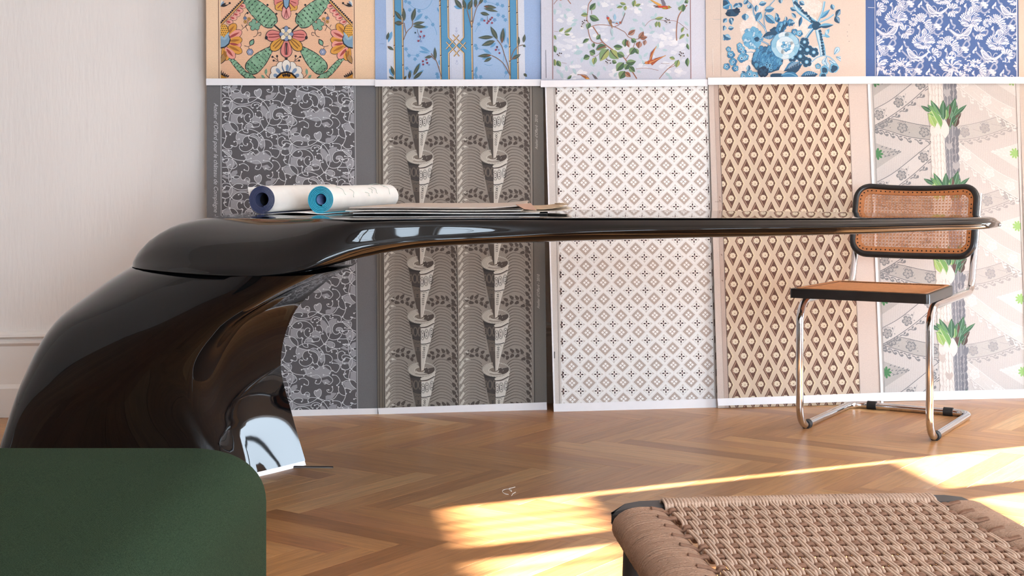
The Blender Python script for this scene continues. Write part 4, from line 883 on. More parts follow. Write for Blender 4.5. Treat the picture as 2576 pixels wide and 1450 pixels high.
# ---- lower sheet 1: grey with pale interlaced scrolls (half-drop repeat)
def art_scroll():
    A = Art(540, 210, 7.632, clip=[(559, 214), (890, 214), (897, 1040), (559, 1040)])
    DK, LT, LN = '#565355', '#98969a', '#cfcfd2'
    A.L = 0; A.poly([(-500, -200), (3000, -200), (3000, 7000), (-500, 7000)], DK)
    fills = [[(300, 220), (350, 180), (420, 185), (500, 150), (520, 210), (580, 190), (670, 200), (650, 300), (560, 290), (400, 290), (330, 300)],
             [(840, 280), (780, 220), (760, 165), (790, 120), (830, 120), (870, 105), (900, 150), (890, 220)],
             [(980, 240), (1020, 220), (1080, 220), (1080, 170), (1200, 180), (1100, 300), (980, 310)],
             [(300, 380), (330, 350), (430, 420), (700, 400), (700, 430), (540, 440), (420, 450), (320, 530), (280, 450)],
             [(880, 400), (960, 440), (1040, 540), (1060, 660), (1000, 690), (920, 600), (880, 500)], [(1100, 400), (1200, 400), (1190, 470), (1110, 560), (1110, 680), (1060, 700), (1060, 560), (1020, 460)],
             [(310, 590), (520, 590), (570, 600), (570, 650), (440, 630), (420, 700), (450, 790), (380, 760), (300, 740)],
             [(740, 620), (790, 610), (870, 660), (890, 720), (860, 760), (780, 780), (700, 760)], [(600, 840), (620, 790), (700, 770), (740, 820), (780, 860), (620, 860)],
             [(420, 1010), (460, 950), (660, 1000), (570, 1040), (540, 1120), (470, 1180), (430, 1150)],
             [(740, 970), (850, 1040), (940, 1060), (960, 1200), (900, 1260), (850, 1200), (840, 1110), (780, 1040), (690, 1010)],
             [(990, 900), (1040, 845), (1120, 860), (1150, 930), (1080, 960)], [(1260, 960), (1330, 920), (1400, 980), (1500, 860), (1580, 840), (1590, 900), (1500, 990), (1380, 1010)],
             [(540, 1350), (700, 1330), (760, 1390), (860, 1310), (950, 1310), (1080, 1400), (1060, 1500), (800, 1560), (620, 1500)],
             [(160, 1260), (280, 1270), (320, 1340), (280, 1410), (160, 1300)], [(150, 800), (270, 770), (400, 930), (330, 960), (220, 910)],
             [(1120, 1190), (1230, 1170), (1270, 1230), (1420, 1230), (1480, 1180), (1480, 1270), (1260, 1280)],
             [(1190, 640), (1185, 600), (1215, 572), (1265, 570), (1305, 595), (1310, 630)], [(200, 1500), (330, 1460), (420, 1540), (350, 1620), (230, 1600)], [(900, 1590), (1010, 1560), (1080, 1620), (960, 1670)]]
    S = [[(170, 70), (240, 60), (300, 90), (325, 160), (305, 230)], [(290, 70), (268, 110), (265, 180), (300, 280), (360, 350), (470, 395), (620, 385), (740, 340), (840, 270)],
         [(840, 280), (780, 220), (760, 165), (780, 130), (805, 140)], [(845, 280), (890, 220), (900, 150), (880, 110), (850, 105), (830, 125)],
         [(650, 350), (640, 310), (680, 270), (760, 265), (850, 290), (940, 350), (1010, 440), (1055, 540), (1065, 660), (1040, 770), (970, 870), (880, 945), (825, 975)],
         [(1030, 550), (990, 600), (1000, 690), (1040, 770), (1120, 805), (1210, 790), (1270, 740), (1285, 690), (1250, 660)],
         [(1250, 660), (1210, 695), (1150, 690), (1115, 630), (1120, 560), (1160, 500), (1250, 470), (1350, 485), (1440, 550), (1500, 640), (1505, 750), (1460, 850), (1390, 930), (1340, 900)],
         [(1250, 975), (1150, 970), (1060, 950), (980, 890)], [(1240, 630), (1190, 630), (1185, 600), (1210, 575), (1260, 570), (1300, 590), (1310, 625), (1290, 640)],
         [(330, 540), (400, 470), (480, 445), (600, 450), (690, 500), (745, 580), (740, 650), (690, 690)], [(460, 490), (500, 470), (535, 520), (510, 580), (440, 600), (360, 580), (300, 520), (275, 430), (300, 370), (340, 330), (420, 280), (500, 280), (545, 310), (520, 345)],
         [(670, 640), (680, 590), (620, 580), (570, 640), (580, 710), (640, 760), (690, 725)], [(515, 650), (520, 620), (460, 620), (430, 690), (460, 770), (525, 765)],
         [(300, 570), (275, 690), (290, 770), (340, 860), (440, 940), (540, 985), (660, 1000)], [(290, 750), (370, 760), (440, 830), (450, 900), (440, 945)],
         [(470, 1070), (420, 1080), (415, 1010), (460, 930), (560, 880), (680, 880), (800, 920), (890, 990), (950, 1080), (965, 1200), (930, 1310), (945, 1350)],
         [(630, 1165), (620, 1195), (560, 1180), (540, 1100), (580, 1030), (660, 1010), (700, 1020), (800, 1060), (845, 1150), (820, 1250), (760, 1270), (740, 1240)], [(700, 1085), (660, 1060), (660, 1010), (740, 965), (820, 990), (860, 1040), (890, 1020), (920, 1050), (905, 1080)],
         [(690, 1120), (735, 1180), (710, 1260), (620, 1310), (530, 1300), (475, 1240), (490, 1190), (530, 1200)], [(890, 1170), (860, 1150), (890, 1110), (970, 1080), (1060, 1100), (1110, 1160), (1100, 1220), (1065, 1240)],
         [(1100, 1040), (1100, 1000), (1170, 985), (1215, 1020), (1190, 1065)], [(980, 900), (1010, 850), (1080, 840), (1150, 880), (1150, 940), (1110, 950)], [(990, 940), (1000, 1020), (1050, 1030), (1090, 1000)],
         [(310, 345), (220, 320), (160, 380), (160, 430), (200, 440)], [(150, 545), (200, 560), (200, 600), (180, 650), (210, 710), (290, 740)], [(215, 635), (180, 650)], [(150, 800), (220, 765), (290, 760)], [(150, 830), (190, 900), (215, 1000), (205, 1090), (160, 1180)],
         [(210, 910), (280, 920), (325, 955), (300, 985)], [(375, 1120), (420, 1110), (435, 1180), (400, 1215), (320, 1195)], [(150, 1190), (220, 1250), (310, 1250), (345, 1200)], [(150, 1280), (250, 1380), (400, 1460), (560, 1480), (700, 1440)], [(270, 1290), (320, 1290), (325, 1360), (280, 1410), (200, 1400)],
         [(1230, 60), (1230, 140), (1270, 200), (1350, 230), (1375, 190)], [(1110, 60), (1120, 120), (1080, 170), (1020, 160), (1005, 120), (1040, 120)], [(1220, 180), (1150, 280), (1050, 320), (960, 320), (900, 300), (850, 285)], [(520, 50), (500, 130), (520, 200), (575, 210)], [(575, 205), (600, 170), (640, 165), (675, 200), (665, 260), (640, 240)],
         [(360, 160), (375, 130), (430, 125), (480, 140), (470, 170), (420, 185), (370, 175), (345, 150)], [(900, 400), (910, 360), (1000, 320), (1070, 350), (1060, 400), (1120, 380)], [(1120, 330), (1190, 330), (1260, 350), (1285, 410), (1260, 460), (1215, 450)], [(735, 470), (700, 450), (720, 390), (800, 360), (880, 390), (880, 425)], [(770, 415), (830, 395), (855, 440), (815, 475)],
         [(825, 525), (880, 530), (920, 600), (920, 660), (875, 650)], [(785, 580), (800, 640), (870, 660)], [(930, 690), (890, 700), (885, 760), (950, 890)], [(1350, 1060), (1300, 1020), (1230, 1050), (1210, 1120), (1230, 1190), (1290, 1225), (1340, 1190)], [(1350, 1165), (1300, 1170), (1300, 1110), (1360, 1090), (1440, 1110), (1490, 1180), (1490, 1260), (1430, 1360), (1340, 1385), (1280, 1350), (1275, 1290)],
         [(930, 1310), (1000, 1290), (1070, 1330), (1090, 1400), (1060, 1450)], [(1110, 1250), (1230, 1270), (1250, 1340), (1190, 1430), (1115, 1400)], [(640, 1360), (690, 1310), (730, 1330), (715, 1350)], [(740, 1330), (800, 1380), (860, 1330), (820, 1270)], [(520, 1380), (580, 1370), (610, 1440), (560, 1500)], [(540, 780), (525, 850), (560, 930), (640, 950), (635, 900)], [(580, 850), (610, 790), (690, 770), (730, 810), (720, 830)], [(740, 740), (800, 730), (870, 770), (840, 830), (740, 840)],
         [(180, 1460), (260, 1440), (380, 1490), (430, 1580), (350, 1640), (250, 1600), (300, 1560)], [(480, 1560), (560, 1540), (650, 1600), (640, 1680), (570, 1660)], [(700, 1500), (830, 1480), (900, 1560), (860, 1650), (780, 1640), (800, 1590)], [(940, 1480), (1050, 1500), (1120, 1580), (1060, 1660), (980, 1630)], [(1120, 1480), (1200, 1500), (1260, 1600), (1200, 1680)],
         [(1420, 640), (1380, 700), (1310, 690), (1310, 640)], [(1260, 850), (1210, 830), (1230, 790), (1320, 790), (1390, 790), (1425, 850), (1400, 900), (1360, 890)]]
    for i in range(-1, 4):
        for j in range(-2, 6):
            ox, oy = i*1150, j*1648+(824 if i % 2 else 0)
            if not (-1700 < oy < 6500): continue
            A.map = lambda x, y, ox=ox, oy=oy: (x+ox, y+oy)
            for f in fills: A.L = 1; A.poly(f, LT)
            for s in S:
                A.L = 2; A.stroke([p for p in s], 17, '#4b484a', n=4); A.L = 2.6; A.stroke(s, 11.5, LN, n=4)
                for e in (s[0], s[-1]): A.ell(e[0], e[1], 15, 15, LN, n=8, dl=0.1)
    B = Art(); B.L = 3
    B.stroke([(556, 214), (557, 1040)], 1.4, '#b9b8bb', False); B.stroke([(893, 214), (900, 1040)], 1.4, '#b9b8bb', False)
    return [A, B]

# ---- lower sheet 2: taupe with torch cones, nested arcs and oak sprays
def art_torch():
    A = Art(960, 220, 8.055, clip=[(960, 214), (1333, 214), (1338, 1024), (965, 1027)])
    BG, DK, LT, K = '#8f867c', '#4b3f37', '#cdc6ba', '#2a2522'
    A.L = 0; A.poly([(-200, -200), (3300, -200), (3300, 6700), (-200, 6700)], BG)
    rr = random.Random(2)
    def frond(x, y, a, l, c, w=38, L=1):
        """oak-like leaf: stem with paired lobes"""
        A.L = L; A.stroke([(x, y), (x+l*math.cos(a), y+l*math.sin(a))], 7, c, False)
        for k in range(1, 5):
            t = k/4.6
            for s in (1, -1): A.leaf(x+l*t*0.8*math.cos(a), y+l*t*0.8*math.sin(a), x+l*t*0.8*math.cos(a)+w*(1.15-t*0.5)*math.cos(a+s*0.9), y+l*t*0.8*math.sin(a)+w*(1.15-t*0.5)*math.sin(a+s*0.9), w*0.52, c, n=4)
        A.leaf(x+l*0.7*math.cos(a), y+l*0.7*math.sin(a), x+l*1.1*math.cos(a), y+l*1.1*math.sin(a), w*0.5, c, n=4)
    def unit():
        # nested arcs left and right of the cone
        for k in range(14):
            y = 130+k*60; A.L = 1.2
            dx = 0 if k < 2 else (14 if k % 2 else 0)
            A.stroke([(110+dx, y+75), (170+dx, y+22), (260, y), (350, y+8), (430, y+45), (480+k*8, y+95)], 5, DK, n=5, w1=13)
            A.stroke([(112+dx, y+84), (165+dx, y+36), (230, y+12)], 8, LT, n=4, w1=3, dl=0.1)
            e = 0 if k > 10 else 30
            A.stroke([(960-k*3+e, y+85), (1040+e*0.5, y+25), (1130, y-8), (1230, y), (1310, y+35), (1370, y+85)], 13, DK, n=5, w1=6)
        # sprays above the arcs
        A.L = 2
        A.stroke([(30, 1280), (130, 1160), (230, 1080), (340, 1065), (470, 1100), (600, 1190), (640, 1260)], 8, '#6b5f54', n=5)
        A.stroke([(1480, 1290), (1400, 1180), (1290, 1100), (1160, 1070), (1020, 1100), (910, 1190)], 8, '#6b5f54', n=5)
        for x, y, a, l in ((170, 1130, -1.2, 120), (250, 1080, -1.0, 120), (340, 1065, -0.9, 130), (450, 1090, -0.6, 100), (550, 1150, -0.4, 90), (210, 1120, 0.15, 120), (350, 1075, 0.9, 90), (450, 1100, 1.0, 110), (540, 1150, 1.1, 100)):
            frond(x, y, a, l, DK, 46)
        for x, y, a, l in ((1320, 1110, -2.0, 130), (1240, 1085, -2.2, 120), (1140, 1070, -2.4, 120), (1030, 1095, -2.7, 110), (960, 1140, -2.9, 90), (1250, 1100, 2.6, 110), (1130, 1085, 2.3, 110), (1020, 1120, 2.0, 100), (1380, 1180, 2.9, 110), (1420, 1220, -1.8, 110)):
            frond(x, y, a, l, DK, 46)
        # light fronds along the left rule, dark along the right rule
        for k in range(7):
            y = 180+k*155
            A.L = 2; A.stroke([(15, y+150), (50, y+60), (110, y-20)], 8, LT, n=4)
            for s in range(5):
                t = s/5; frond(25+75*t, y+120-120*t, -1.1+0.25*(s % 2), 42, LT, 24, 2.1); frond(25+75*t, y+120-120*t, -0.25, 40, LT, 22, 2.1)
            if k in (0, 6): A.L = 2; A.stroke([(40, y+30), (150, y-70), (250, y-40)], 7, LT, n=4); frond(140, y-60, 0.1, 80, LT, 34)
            A.L = 2; A.stroke([(1490, y+170), (1460, y+60), (1410, y-10)], 8, DK, n=4); frond(1450, y+50, -2.2, 120, DK, 50, 2.2); frond(1475, y+110, -2.0, 80, DK, 36, 2.2); A.stroke([(1490, y+110), (1470, y)], 5, LT, False)
        # cone, dark half and pale half
        def half(y): return 275-0.236*(y-370)*1.0
        A.L = 3
        top, tip = 400, 1420
        L_ = [(500, 400), (660, 1180), (720, 1420), (750, 1430)]; R_ = [(1035, 440), (890, 1000), (790, 1420), (750, 1430)]
        A.poly([(500, 395), (560, 680), (640, 1080), (700, 1410), (750, 1420), (750, 500), (620, 470)], '#5d5349')
        A.poly([(1035, 380), (1020, 500), (930, 880), (850, 1180), (800, 1420), (750, 1430), (750, 500)], '#cbc4b9')
        A.L = 3.4
        A.poly([(510, 410), (540, 520), (585, 770), (750, 815), (750, 490), (600, 450)], '#3c342f'); A.poly([(1030, 440), (940, 870), (850, 895), (750, 895), (750, 545), (900, 500)], '#d5cfc6')
        A.poly([(520, 450), (540, 500), (750, 505), (750, 480), (620, 470)], K, 0.2); A.stroke([(580, 775), (660, 805), (750, 815)], 16, K, n=3, dl=0.3); A.stroke([(750, 895), (850, 890), (935, 865)], 16, K, n=3, dl=0.3); A.stroke([(750, 560), (880, 540), (1020, 470)], 22, '#4a3f38', n=3, dl=0.3)
        A.stroke([(750, 570), (890, 555), (1015, 500)], 8, '#8f7f78', n=3, dl=0.4)
        for x, y, w, h, c in ((640, 640, 34, 80, '#7a6e62'), (560, 640, 16, 70, '#7a6e62'), (725, 640, 20, 80, '#7a6e62'), (785, 710, 30, 90, K), (865, 690, 32, 90, K), (965, 660, 30, 90, K)):
            A.ring(x, y, w, h, 7, c, n=14, dl=0.5); A.ring(x, y, w+14, h+16, 5, c, n=14, dl=0.5)
            for d in (-38, 0, 38): A.ell(x, y+d, 11, 15 if d else 8, K, n=8, dl=0.6)
        for x, c in ((690, K), (815, K)):
            for k in range(7):
                y = 960+k*38; q = 26-k*3
                A.leaf(x, y+22, x-q, y-8, 14, c, n=4, dl=0.5); A.leaf(x, y+22, x+q, y-8, 14, c, n=4, dl=0.5); A.ell(x, y+10, 4, 10, c, n=6, dl=0.5)
            A.ring(x-30, 890+(50 if x > 750 else 0), 30, 26, 6, c, math.pi, 2*math.pi, 8, dl=0.5); A.ring(x+32, 890+(50 if x > 750 else 0), 30, 26, 6, c, math.pi, 2*math.pi, 8, dl=0.5)
        # cup rim
        A.L = 4.6; A.ell(765, 330, 292, 150, LT, n=36)
        for k in range(56):
            a = 2*math.pi*k/56; A.stroke([(765+268*math.cos(a), 330+124*math.sin(a)), (765+296*math.cos(a), 330+153*math.sin(a))], 9, '#5d5349', False, dl=0.1)
        A.ell(765, 325, 262, 122, '#8f867c', n=32, dl=0.3); A.poly([(765+260*math.cos(a), 325+120*math.sin(a)) for a in [2.2+k*0.16 for k in range(14)]]+[(765, 325)], '#b0a89c', 0.4)
        A.poly([(765+260*math.cos(a), 325+120*math.sin(a)) for a in [-0.35+k*0.14 for k in range(11)]]+[(790, 330)], '#4a3f38', 0.4)
        A.ell(760, 345, 150, 72, LT, n=24, dl=0.6); A.ell(760, 343, 138, 62, '#8f867c', n=24, dl=0.7); A.ell(752, 342, 112, 46, '#7a6e62', n=22, dl=0.8); A.poly([(860, 290), (910, 330), (890, 400), (820, 400), (800, 330)], '#4a3f38', 0.9)
        A.ring(735, 350, 85, 40, 13, LT, 0, math.pi, 14, dl=1.0); A.ring(735, 330, 90, 34, 8, '#5d5349', 0, math.pi, 14, dl=1.1)
        A.stroke([(735, 525), (850, 505), (960, 450), (1040, 370)], 30, LT, n=4, dl=0.2)
        # the tip of the cone above stands in the cup
        A.L = 6; A.poly([(630, -40), (735, 355), (750, 360), (750, -40)], '#4a4038'); A.poly([(880, -40), (800, 340), (750, 362), (750, -40)], '#c4bcb1'); A.stroke([(866, -40), (790, 345)], 14, '#dcd6cc', False, dl=0.1)
        for k in range(4): A.leaf(798, 100-k*38, 780, 70-k*38, 12, K, n=4, dl=0.2); A.leaf(802, 100-k*38, 826, 70-k*38, 12, K, n=4, dl=0.2)
    for i in range(2):
        for j in range(-1, 7):
            ox, oy = i*1504, j*1078
            A.map = lambda x, y, ox=ox, oy=oy: (x+ox+(y+oy-350)*0.0095, y+oy)
            unit()
    A.map = lambda x, y: (x+(y-350)*0.0095, y)
    for x in (8, 1500, 3000):
        A.L = 7; A.stroke([(x, -300), (x, 7000)], 14, DK, False); A.stroke([(x+14, -300), (x+14, 7000)], 10, '#b8b0a4', False)
    B = Art(); B.L = 2
    B.poly([(950, 214), (961, 214), (966, 1030), (953, 1030)], '#6f6558'); B.stroke([(952, 214), (955, 1030)], 2, '#4a4038', False, dl=.2); B.stroke([(958, 214), (962, 1030)], 1.5, '#4a4038', False, dl=.2)
    B.poly([(1333, 214), (1338, 214), (1343, 1024), (1338, 1024)], '#8b8177'); B.stroke([(1339, 214), (1345, 1024)], 1.5, '#3a332d', False, dl=.2)
    return [A, B]

def bilin(TL, TR, BR, BL):
    return lambda u, v: ((TL[0]*(1-u)+TR[0]*u)*(1-v)+(BL[0]*(1-u)+BR[0]*u)*v, (TL[1]*(1-u)+TR[1]*u)*(1-v)+(BL[1]*(1-u)+BR[1]*u)*v)

# ---- lower sheet 3: white lattice of grey-beige diamonds and brown crosses
def art_tiles():
    A = Art(clip=[(1399, 214), (1779, 214), (1797, 1008), (1413, 1016)])
    Q = bilin((1421.4, 250.2), (1752, 247.4), (1783, 1001), (1440, 1006))
    M = lambda x, y: Q(x/8.0, y/18.0)
    A.map = M
    A.L = 0; A.poly([(-2, -3), (10, -3), (10, 20), (-2, 20)], '#f0edea')
    for j in range(-2, 20):
        for i in range(-1, 10):
            A.L = 0.4; r = 0.455
            A.stroke([(i-r, j), (i, j-r), (i+r, j), (i, j+r), (i-r, j)], 0.012, '#c9b8b2', False)
            A.L = 0.5; r = 0.392; A.poly([(i-r, j), (i, j-r), (i+r, j), (i, j+r)], '#b9a99f')
            A.L = 1
            for k in range(4):
                a = k*math.pi/2; c, s = math.cos(a), math.sin(a)
                A.poly([(i+u*c-v*s, j+u*s+v*c) for u, v in ((0.03, 0), (0.075, -0.05), (0.125, -0.085), (0.14, -0.06), (0.205, 0), (0.14, 0.06), (0.125, 0.085), (0.075, 0.05))], '#f5f2ef')
            A.ell(i, j, 0.022, 0.022, '#7d6f68', n=6, dl=.3)
            x, y = i+0.5, j-0.5
            A.L = 0.5
            for q, cc in ((0, '#d3cac2'), (1, '#d9d6d1')):
                for k in range(4):
                    a = k*math.pi/2; c, s = math.cos(a), math.sin(a)
                    for (u, v, w) in ((0.30, 0, 0.05), (0.25, 0.055, 0.03), (0.25, -0.055, 0.03)) if q == 0 else ((0.19, 0.10, 0.03), (0.12, 0.16, 0.035), (0.16, 0.16, 0.03), (0.19, -0.10, 0.03)):
                        A.ell(x+u*c-v*s, y+u*s+v*c, w, w, cc, n=6)
            A.L = 0.9
            for k in range(4):
                a = k*math.pi/2; c, s = math.cos(a), math.sin(a)
                A.ell(x+0.10*c-0.10*s, y+0.10*s+0.10*c, 0.035, 0.035, '#f6efe2', n=6)
                A.poly([(x+u*c-v*s, y+u*s+v*c) for u, v in ((0.045, -0.02), (0.10, -0.042), (0.16, -0.034), (0.20, 0), (0.16, 0.034), (0.10, 0.042), (0.045, 0.02))], '#452c27')
                A.ell(x+0.245*c, y+0.245*s, 0.018, 0.018, '#8a6a62', n=5)
            A.ell(x, y, 0.03, 0.03, '#c99a88', n=6)
    A.map = None
    B = Art(); B.L = 1.6
    B.stroke([(1394, 214), (1408, 1016)], 1.0, '#8d847d', False); B.stroke([(1781, 214), (1800, 1008)], 1.0, '#8d847d', False)
    for k in range(19):
        p = M(-0.52, k-0.5); B.stroke([(p[0]-1.2, p[1]-9), (p[0]-1.2, p[1]+9)], 2, '#5d4a42', False, dl=.1); p = M(8.5, k-0.5); B.stroke([(p[0], p[1]-9), (p[0], p[1]+9)], 2, '#5d4a42', False, dl=.1)
    B.stroke([(1388, 414), (1395, 414)], 0.8, '#efe9e4', False); B.stroke([(1395, 885), (1395, 902)], 2.2, '#5a5450', False)
    return [A, B]

# ---- lower sheet 4: beige trellis with brown diamonds and cream flowers
def art_trellis():
    A = Art(clip=[(1808, 212), (2133, 211), (2164, 1030), (1835, 1030)])
    Q = bilin((1852, 246), (2092, 242.9), (2118, 962), (1873, 968))
    M = lambda x, y: Q(x/6.0, y/10.0)
    A.L = 0; A.map = M; A.poly([(-3, -2), (10, -2), (10, 13), (-3, 13)], '#dcc3ab')
    for j2 in range(-2, 25):
        y = j2*0.5
        for i in range(-2, 9):
            x = i+(0.5 if j2 % 2 else 0)
            rx, ry = 0.305, 0.335
            A.L = 0.3; A.poly([(x+0.0, y-ry-0.06), (x+rx+0.075, y), (x, y+ry+0.06), (x+0.03, y)], '#e8d3b0')
            A.L = 0.5; A.poly([(x-rx-0.035, y), (x, y-ry-0.035), (x+rx*0.92, y+0.0), (x, y+ry+0.035)], '#6a4636')
            A.L = 0.7; A.poly([(x-rx+0.02, y), (x, y-ry+0.02), (x+0.03, y-ry+0.07), (x-rx+0.11, y), (x+0.03, y+ry-0.07), (x, y+ry-0.02)], '#a9846f')
            A.L = 0.8; A.poly([(x-rx+0.10, y), (x+0.02, y-ry+0.07), (x+0.025, y-ry+0.08), (x-rx+0.115, y), (x+0.025, y+ry-0.08), (x+0.02, y+ry-0.07)], '#6a4636')
            A.L = 1.0
            for k in range(8):
                a = k*math.pi/4+0.39; A.ell(x+0.125*math.cos(a), y+0.07*math.sin(a)*1.0, 0.066, 0.037, '#e9d5b9' if math.sin(a) < 0.5 else '#dcc6b0', n=8)
            A.ell(x, y, 0.12, 0.066, '#ead7bb', n=10, dl=.1); A.ell(x+0.015, y+0.008, 0.042, 0.024, '#8a6a50', n=8, dl=.3); A.ell(x-0.005, y-0.004, 0.034, 0.019, '#e3cdae', n=8, dl=.5)
    A.map = None
    B = Art(); B.L = 1.5
    B.poly([(1796, 212), (1807, 212), (1834, 1030), (1823, 1030)], '#c5ada0'); B.stroke([(1807, 212), (1834, 1030)], 1.4, '#6d5a50', False, dl=.2); B.stroke([(2134, 211), (2165, 1030)], 1.2, '#8d7a6c', False)
    for y in (495, 503, 530, 640, 705): B.stroke([(1800+(y-212)*.032, y), (1803+(y-212)*.032, y+3)], 2, '#8a6f62', False, dl=.3)
    B.stroke([(1798, 508), (1815, 508)], 0.8, '#7d685c', False, dl=.3)
    return [A, B]

# ---- lower sheet 5: pale grey with a palm column and lace swags
def art_palm():
    A = Art(2180, 210, 5.80, clip=[(2197, 209), (2562, 209), (2590, 1000), (2226, 1000)])
    G0, G1, G2, DKG = '#d8cec8', '#c2bbb5', '#8d8b8d', '#77767a'
    SK = 0.0387
    A.map = lambda x, y: (x+(y-400)*SK, y)
    A.L = 0; A.poly([(-100, -100), (2700, -100), (2700, 5000), (-100, 5000)], G0)
    for k in range(90):
        x = 60+k*26; A.L = 0.1; A.stroke([(x, -100), (x, 5000)], 5, '#e3dbd6', False)
    def flower(x, y, r, c, L):
        for k in range(5): A.L = L; A.petal(x, y, k*1.257+0.5, r, r*0.75, c); A.L = L+0.2; A.petal(x, y, k*1.257+0.5, r*0.75, r*0.42, G1 if c != '#f3ece6' else '#e7dfd9'); A.L = L+.3; A.stroke([(x, y), (x+r*.7*math.cos(k*1.257+.5), y+r*.7*math.sin(k*1.257+.5))], 5, c, False)
        for k in range(6): a = -2.3+k*0.25; A.L = L+.1; A.stroke([(x, y), (x+r*1.15*math.cos(a), y+r*1.15*math.sin(a))], 4, c, False); A.ell(x+r*1.2*math.cos(a), y+r*1.2*math.sin(a), 7, 7, c, n=6)
        A.ell(x, y, r*.2, r*.2, c, n=8, dl=.5)
    def swag(up, lo, fill, line, fl, hook, L, n=8, fr=0.0):
        U = cr(up, 8); Lw = cr(lo, 8); A.L = L
        m = min(len(U), len(Lw))
        if fill:
            for k in range(m-1): A.poly([U[k], U[k+1], Lw[k+1], Lw[k]], fill)
        A.stroke(up, 8, line, n=8, dl=.3); A.stroke(lo, 9, line, n=8, dl=.3)
        N = len(Lw)
        for q in range(n):
            i = int((q+0.5)/n*(N-1)); x, y = Lw[i]; a = math.atan2(Lw[min(i+1, N-1)][1]-Lw[max(i-1, 0)][1], Lw[min(i+1, N-1)][0]-Lw[max(i-1, 0)][0])
            s = 1 if math.cos(a) > 0 else -1
            R_ = rot(x, y, a if s > 0 else a+math.pi)
            A.stroke([R_(-70, 22), R_(-30, 30), R_(0, 62), R_(34, 78), R_(50, 58), R_(30, 50)], 14, hook, n=4, dl=.4); A.ell(*R_(28, 66), 19, 17, hook, n=8, dl=.45); A.leaf(*R_(-10, 36), *R_(40, 16), 26, hook, n=5, dl=.5)
        for q in range(3):
            t = (q+0.5+fr)/3; i = int(t*(m-1)); x = (U[i][0]+Lw[i][0])/2; y = (U[i][1]+Lw[i][1])/2
            flower(x, y, 78, fl, L+0.6)
            i2 = min(m-1, int((q+1+fr)/3*(m-1))); x2 = (U[i2][0]+Lw[i2][0])/2; y2 = (U[i2][1]+Lw[i2][1])/2
            A.L = L+.6; A.stroke([(x+60, y+40), ((x+x2)/2, (y+y2)/2+30), (x2-40, y2-20)], 4, fl, n=3); A.ell((x+x2)/2, (y+y2)/2-30, 12, 16, fl, n=7); A.ell((x+x2)/2+30, (y+y2)/2+50, 10, 8, fl, n=7)
    def unit():
        Wt = '#f3ece6'
        # corner fields
        A.L = .4; A.poly([(60, 850), (480, 1005), (60, 1280)], G1); A.poly([(2200, 870), (1790, 995), (2200, 1260)], '#e9e2dc')
        for k in range(9): a = k*.7; A.L = 1; A.petal(130, 1030, a, 90, 34, '#4f8a57'); A.petal(2140, 1020, a, 80, 30, '#a5cf7c')
        for k in range(14): x = 190+k*20; yy = 1010+(k % 3-1)*(150-k*10)*.5; A.leaf(x, yy, x+34, yy-20, 18, G2); A.leaf(2080-k*20, yy, 2046-k*20, yy-20, 18, Wt)
        A.stroke([(220, 1040), (280, 1060), (330, 1000), (460, 1000)], 8, G2); A.stroke([(2040, 1040), (1980, 1050), (1930, 1000), (1800, 1000)], 8, Wt)
        # horizontal darker lace, both sides
        swag([(120, 470), (460, 535), (700, 590), (960, 630)], [(110, 640), (300, 690), (600, 780), (980, 830)], G1, DKG, G2, G2, 1)
        swag([(2100, 420), (1800, 520), (1560, 585), (1300, 630)], [(2130, 600), (1900, 700), (1600, 790), (1290, 830)], '#d2cac4', '#b0aaa8', '#b0abab', '#b9b3b0', 1, fr=0.1)
        # diagonal light lace over it
        for dy in (0,):
            swag([(60, 400), (330, 260), (600, 60), (930, -200)], [(60, 640), (330, 490), (640, 270), (960, -10)], '#dfd6d0', DKG, G2, G2, 2.4)
            swag([(2160, 370), (1900, 240), (1650, 60), (1290, -230)], [(2170, 620), (1900, 460), (1560, 210), (1290, -10)], '#e2dad4', Wt, Wt, '#efe8e2', 2.4)
        # column of overlapping leaves
        A.L = 4; A.poly([(935, -420), (1130, -420), (1130, 640), (990, 640)], '#efe5dd'); A.poly([(1120, -420), (1310, -420), (1310, 640), (1130, 640)], '#8f8e95')
        rr = random.Random(4)
        for k in range(11):
            y = 560-k*95
            for c_, x, o, d in (('#f1e7df', 975, '#d8c8be', 0), ('#f4ebe3', 1060, '#d2c1b8', .1), ('#8a8990', 1180, '#bdb8b8', 0), ('#7f7e86', 1262, '#b9b4b4', .1)):
                A.L = 4.3+k*.03; yy = y+rr.uniform(-20, 20)
                A.leaf(x, yy+110, x+(x-1120)*.20, yy-70, 112, o, n=7, dl=d); A.leaf(x, yy+110, x+(x-1120)*.20, yy-62, 98, c_, n=7, dl=d+.01, rib=o)
        # crown
        A.L = 5
        GA, GB, GC, BRN, GL = '#4f7d58', '#6fa35d', '#3f6a4c', '#6a4f48', '#b6cf79'
        for x, y, x1, y1, w, c, h in ((1040, 480, 940, 240, 80, GA, GB), (950, 420, 795, 325, 60, GA, GC), (1000, 420, 890, 310, 60, GA, GB), (1000, 500, 880, 440, 60, GL, GB), (990, 640, 900, 430, 90, GL, '#9cc06a'), (1085, 670, 920, 360, 150, '#a8c76f', '#7fb062'), (1090, 480, 950, 250, 60, GB, GC),
                                       (1110, 540, 1120, 240, 110, GA, GC), (1200, 520, 1300, 210, 110, GC, GA), (1180, 480, 1210, 300, 90, GA, BRN), (1260, 480, 1465, 310, 60, GA, GC), (1230, 520, 1330, 320, 90, BRN, GA), (1260, 560, 1380, 430, 70, BRN, '#5d463f'), (1150, 530, 1160, 370, 90, GL, GB), (1200, 650, 1260, 380, 130, BRN, GC), (1270, 640, 1330, 480, 90, BRN, '#5d463f'), (1210, 680, 1250, 560, 50, GL, GB)):
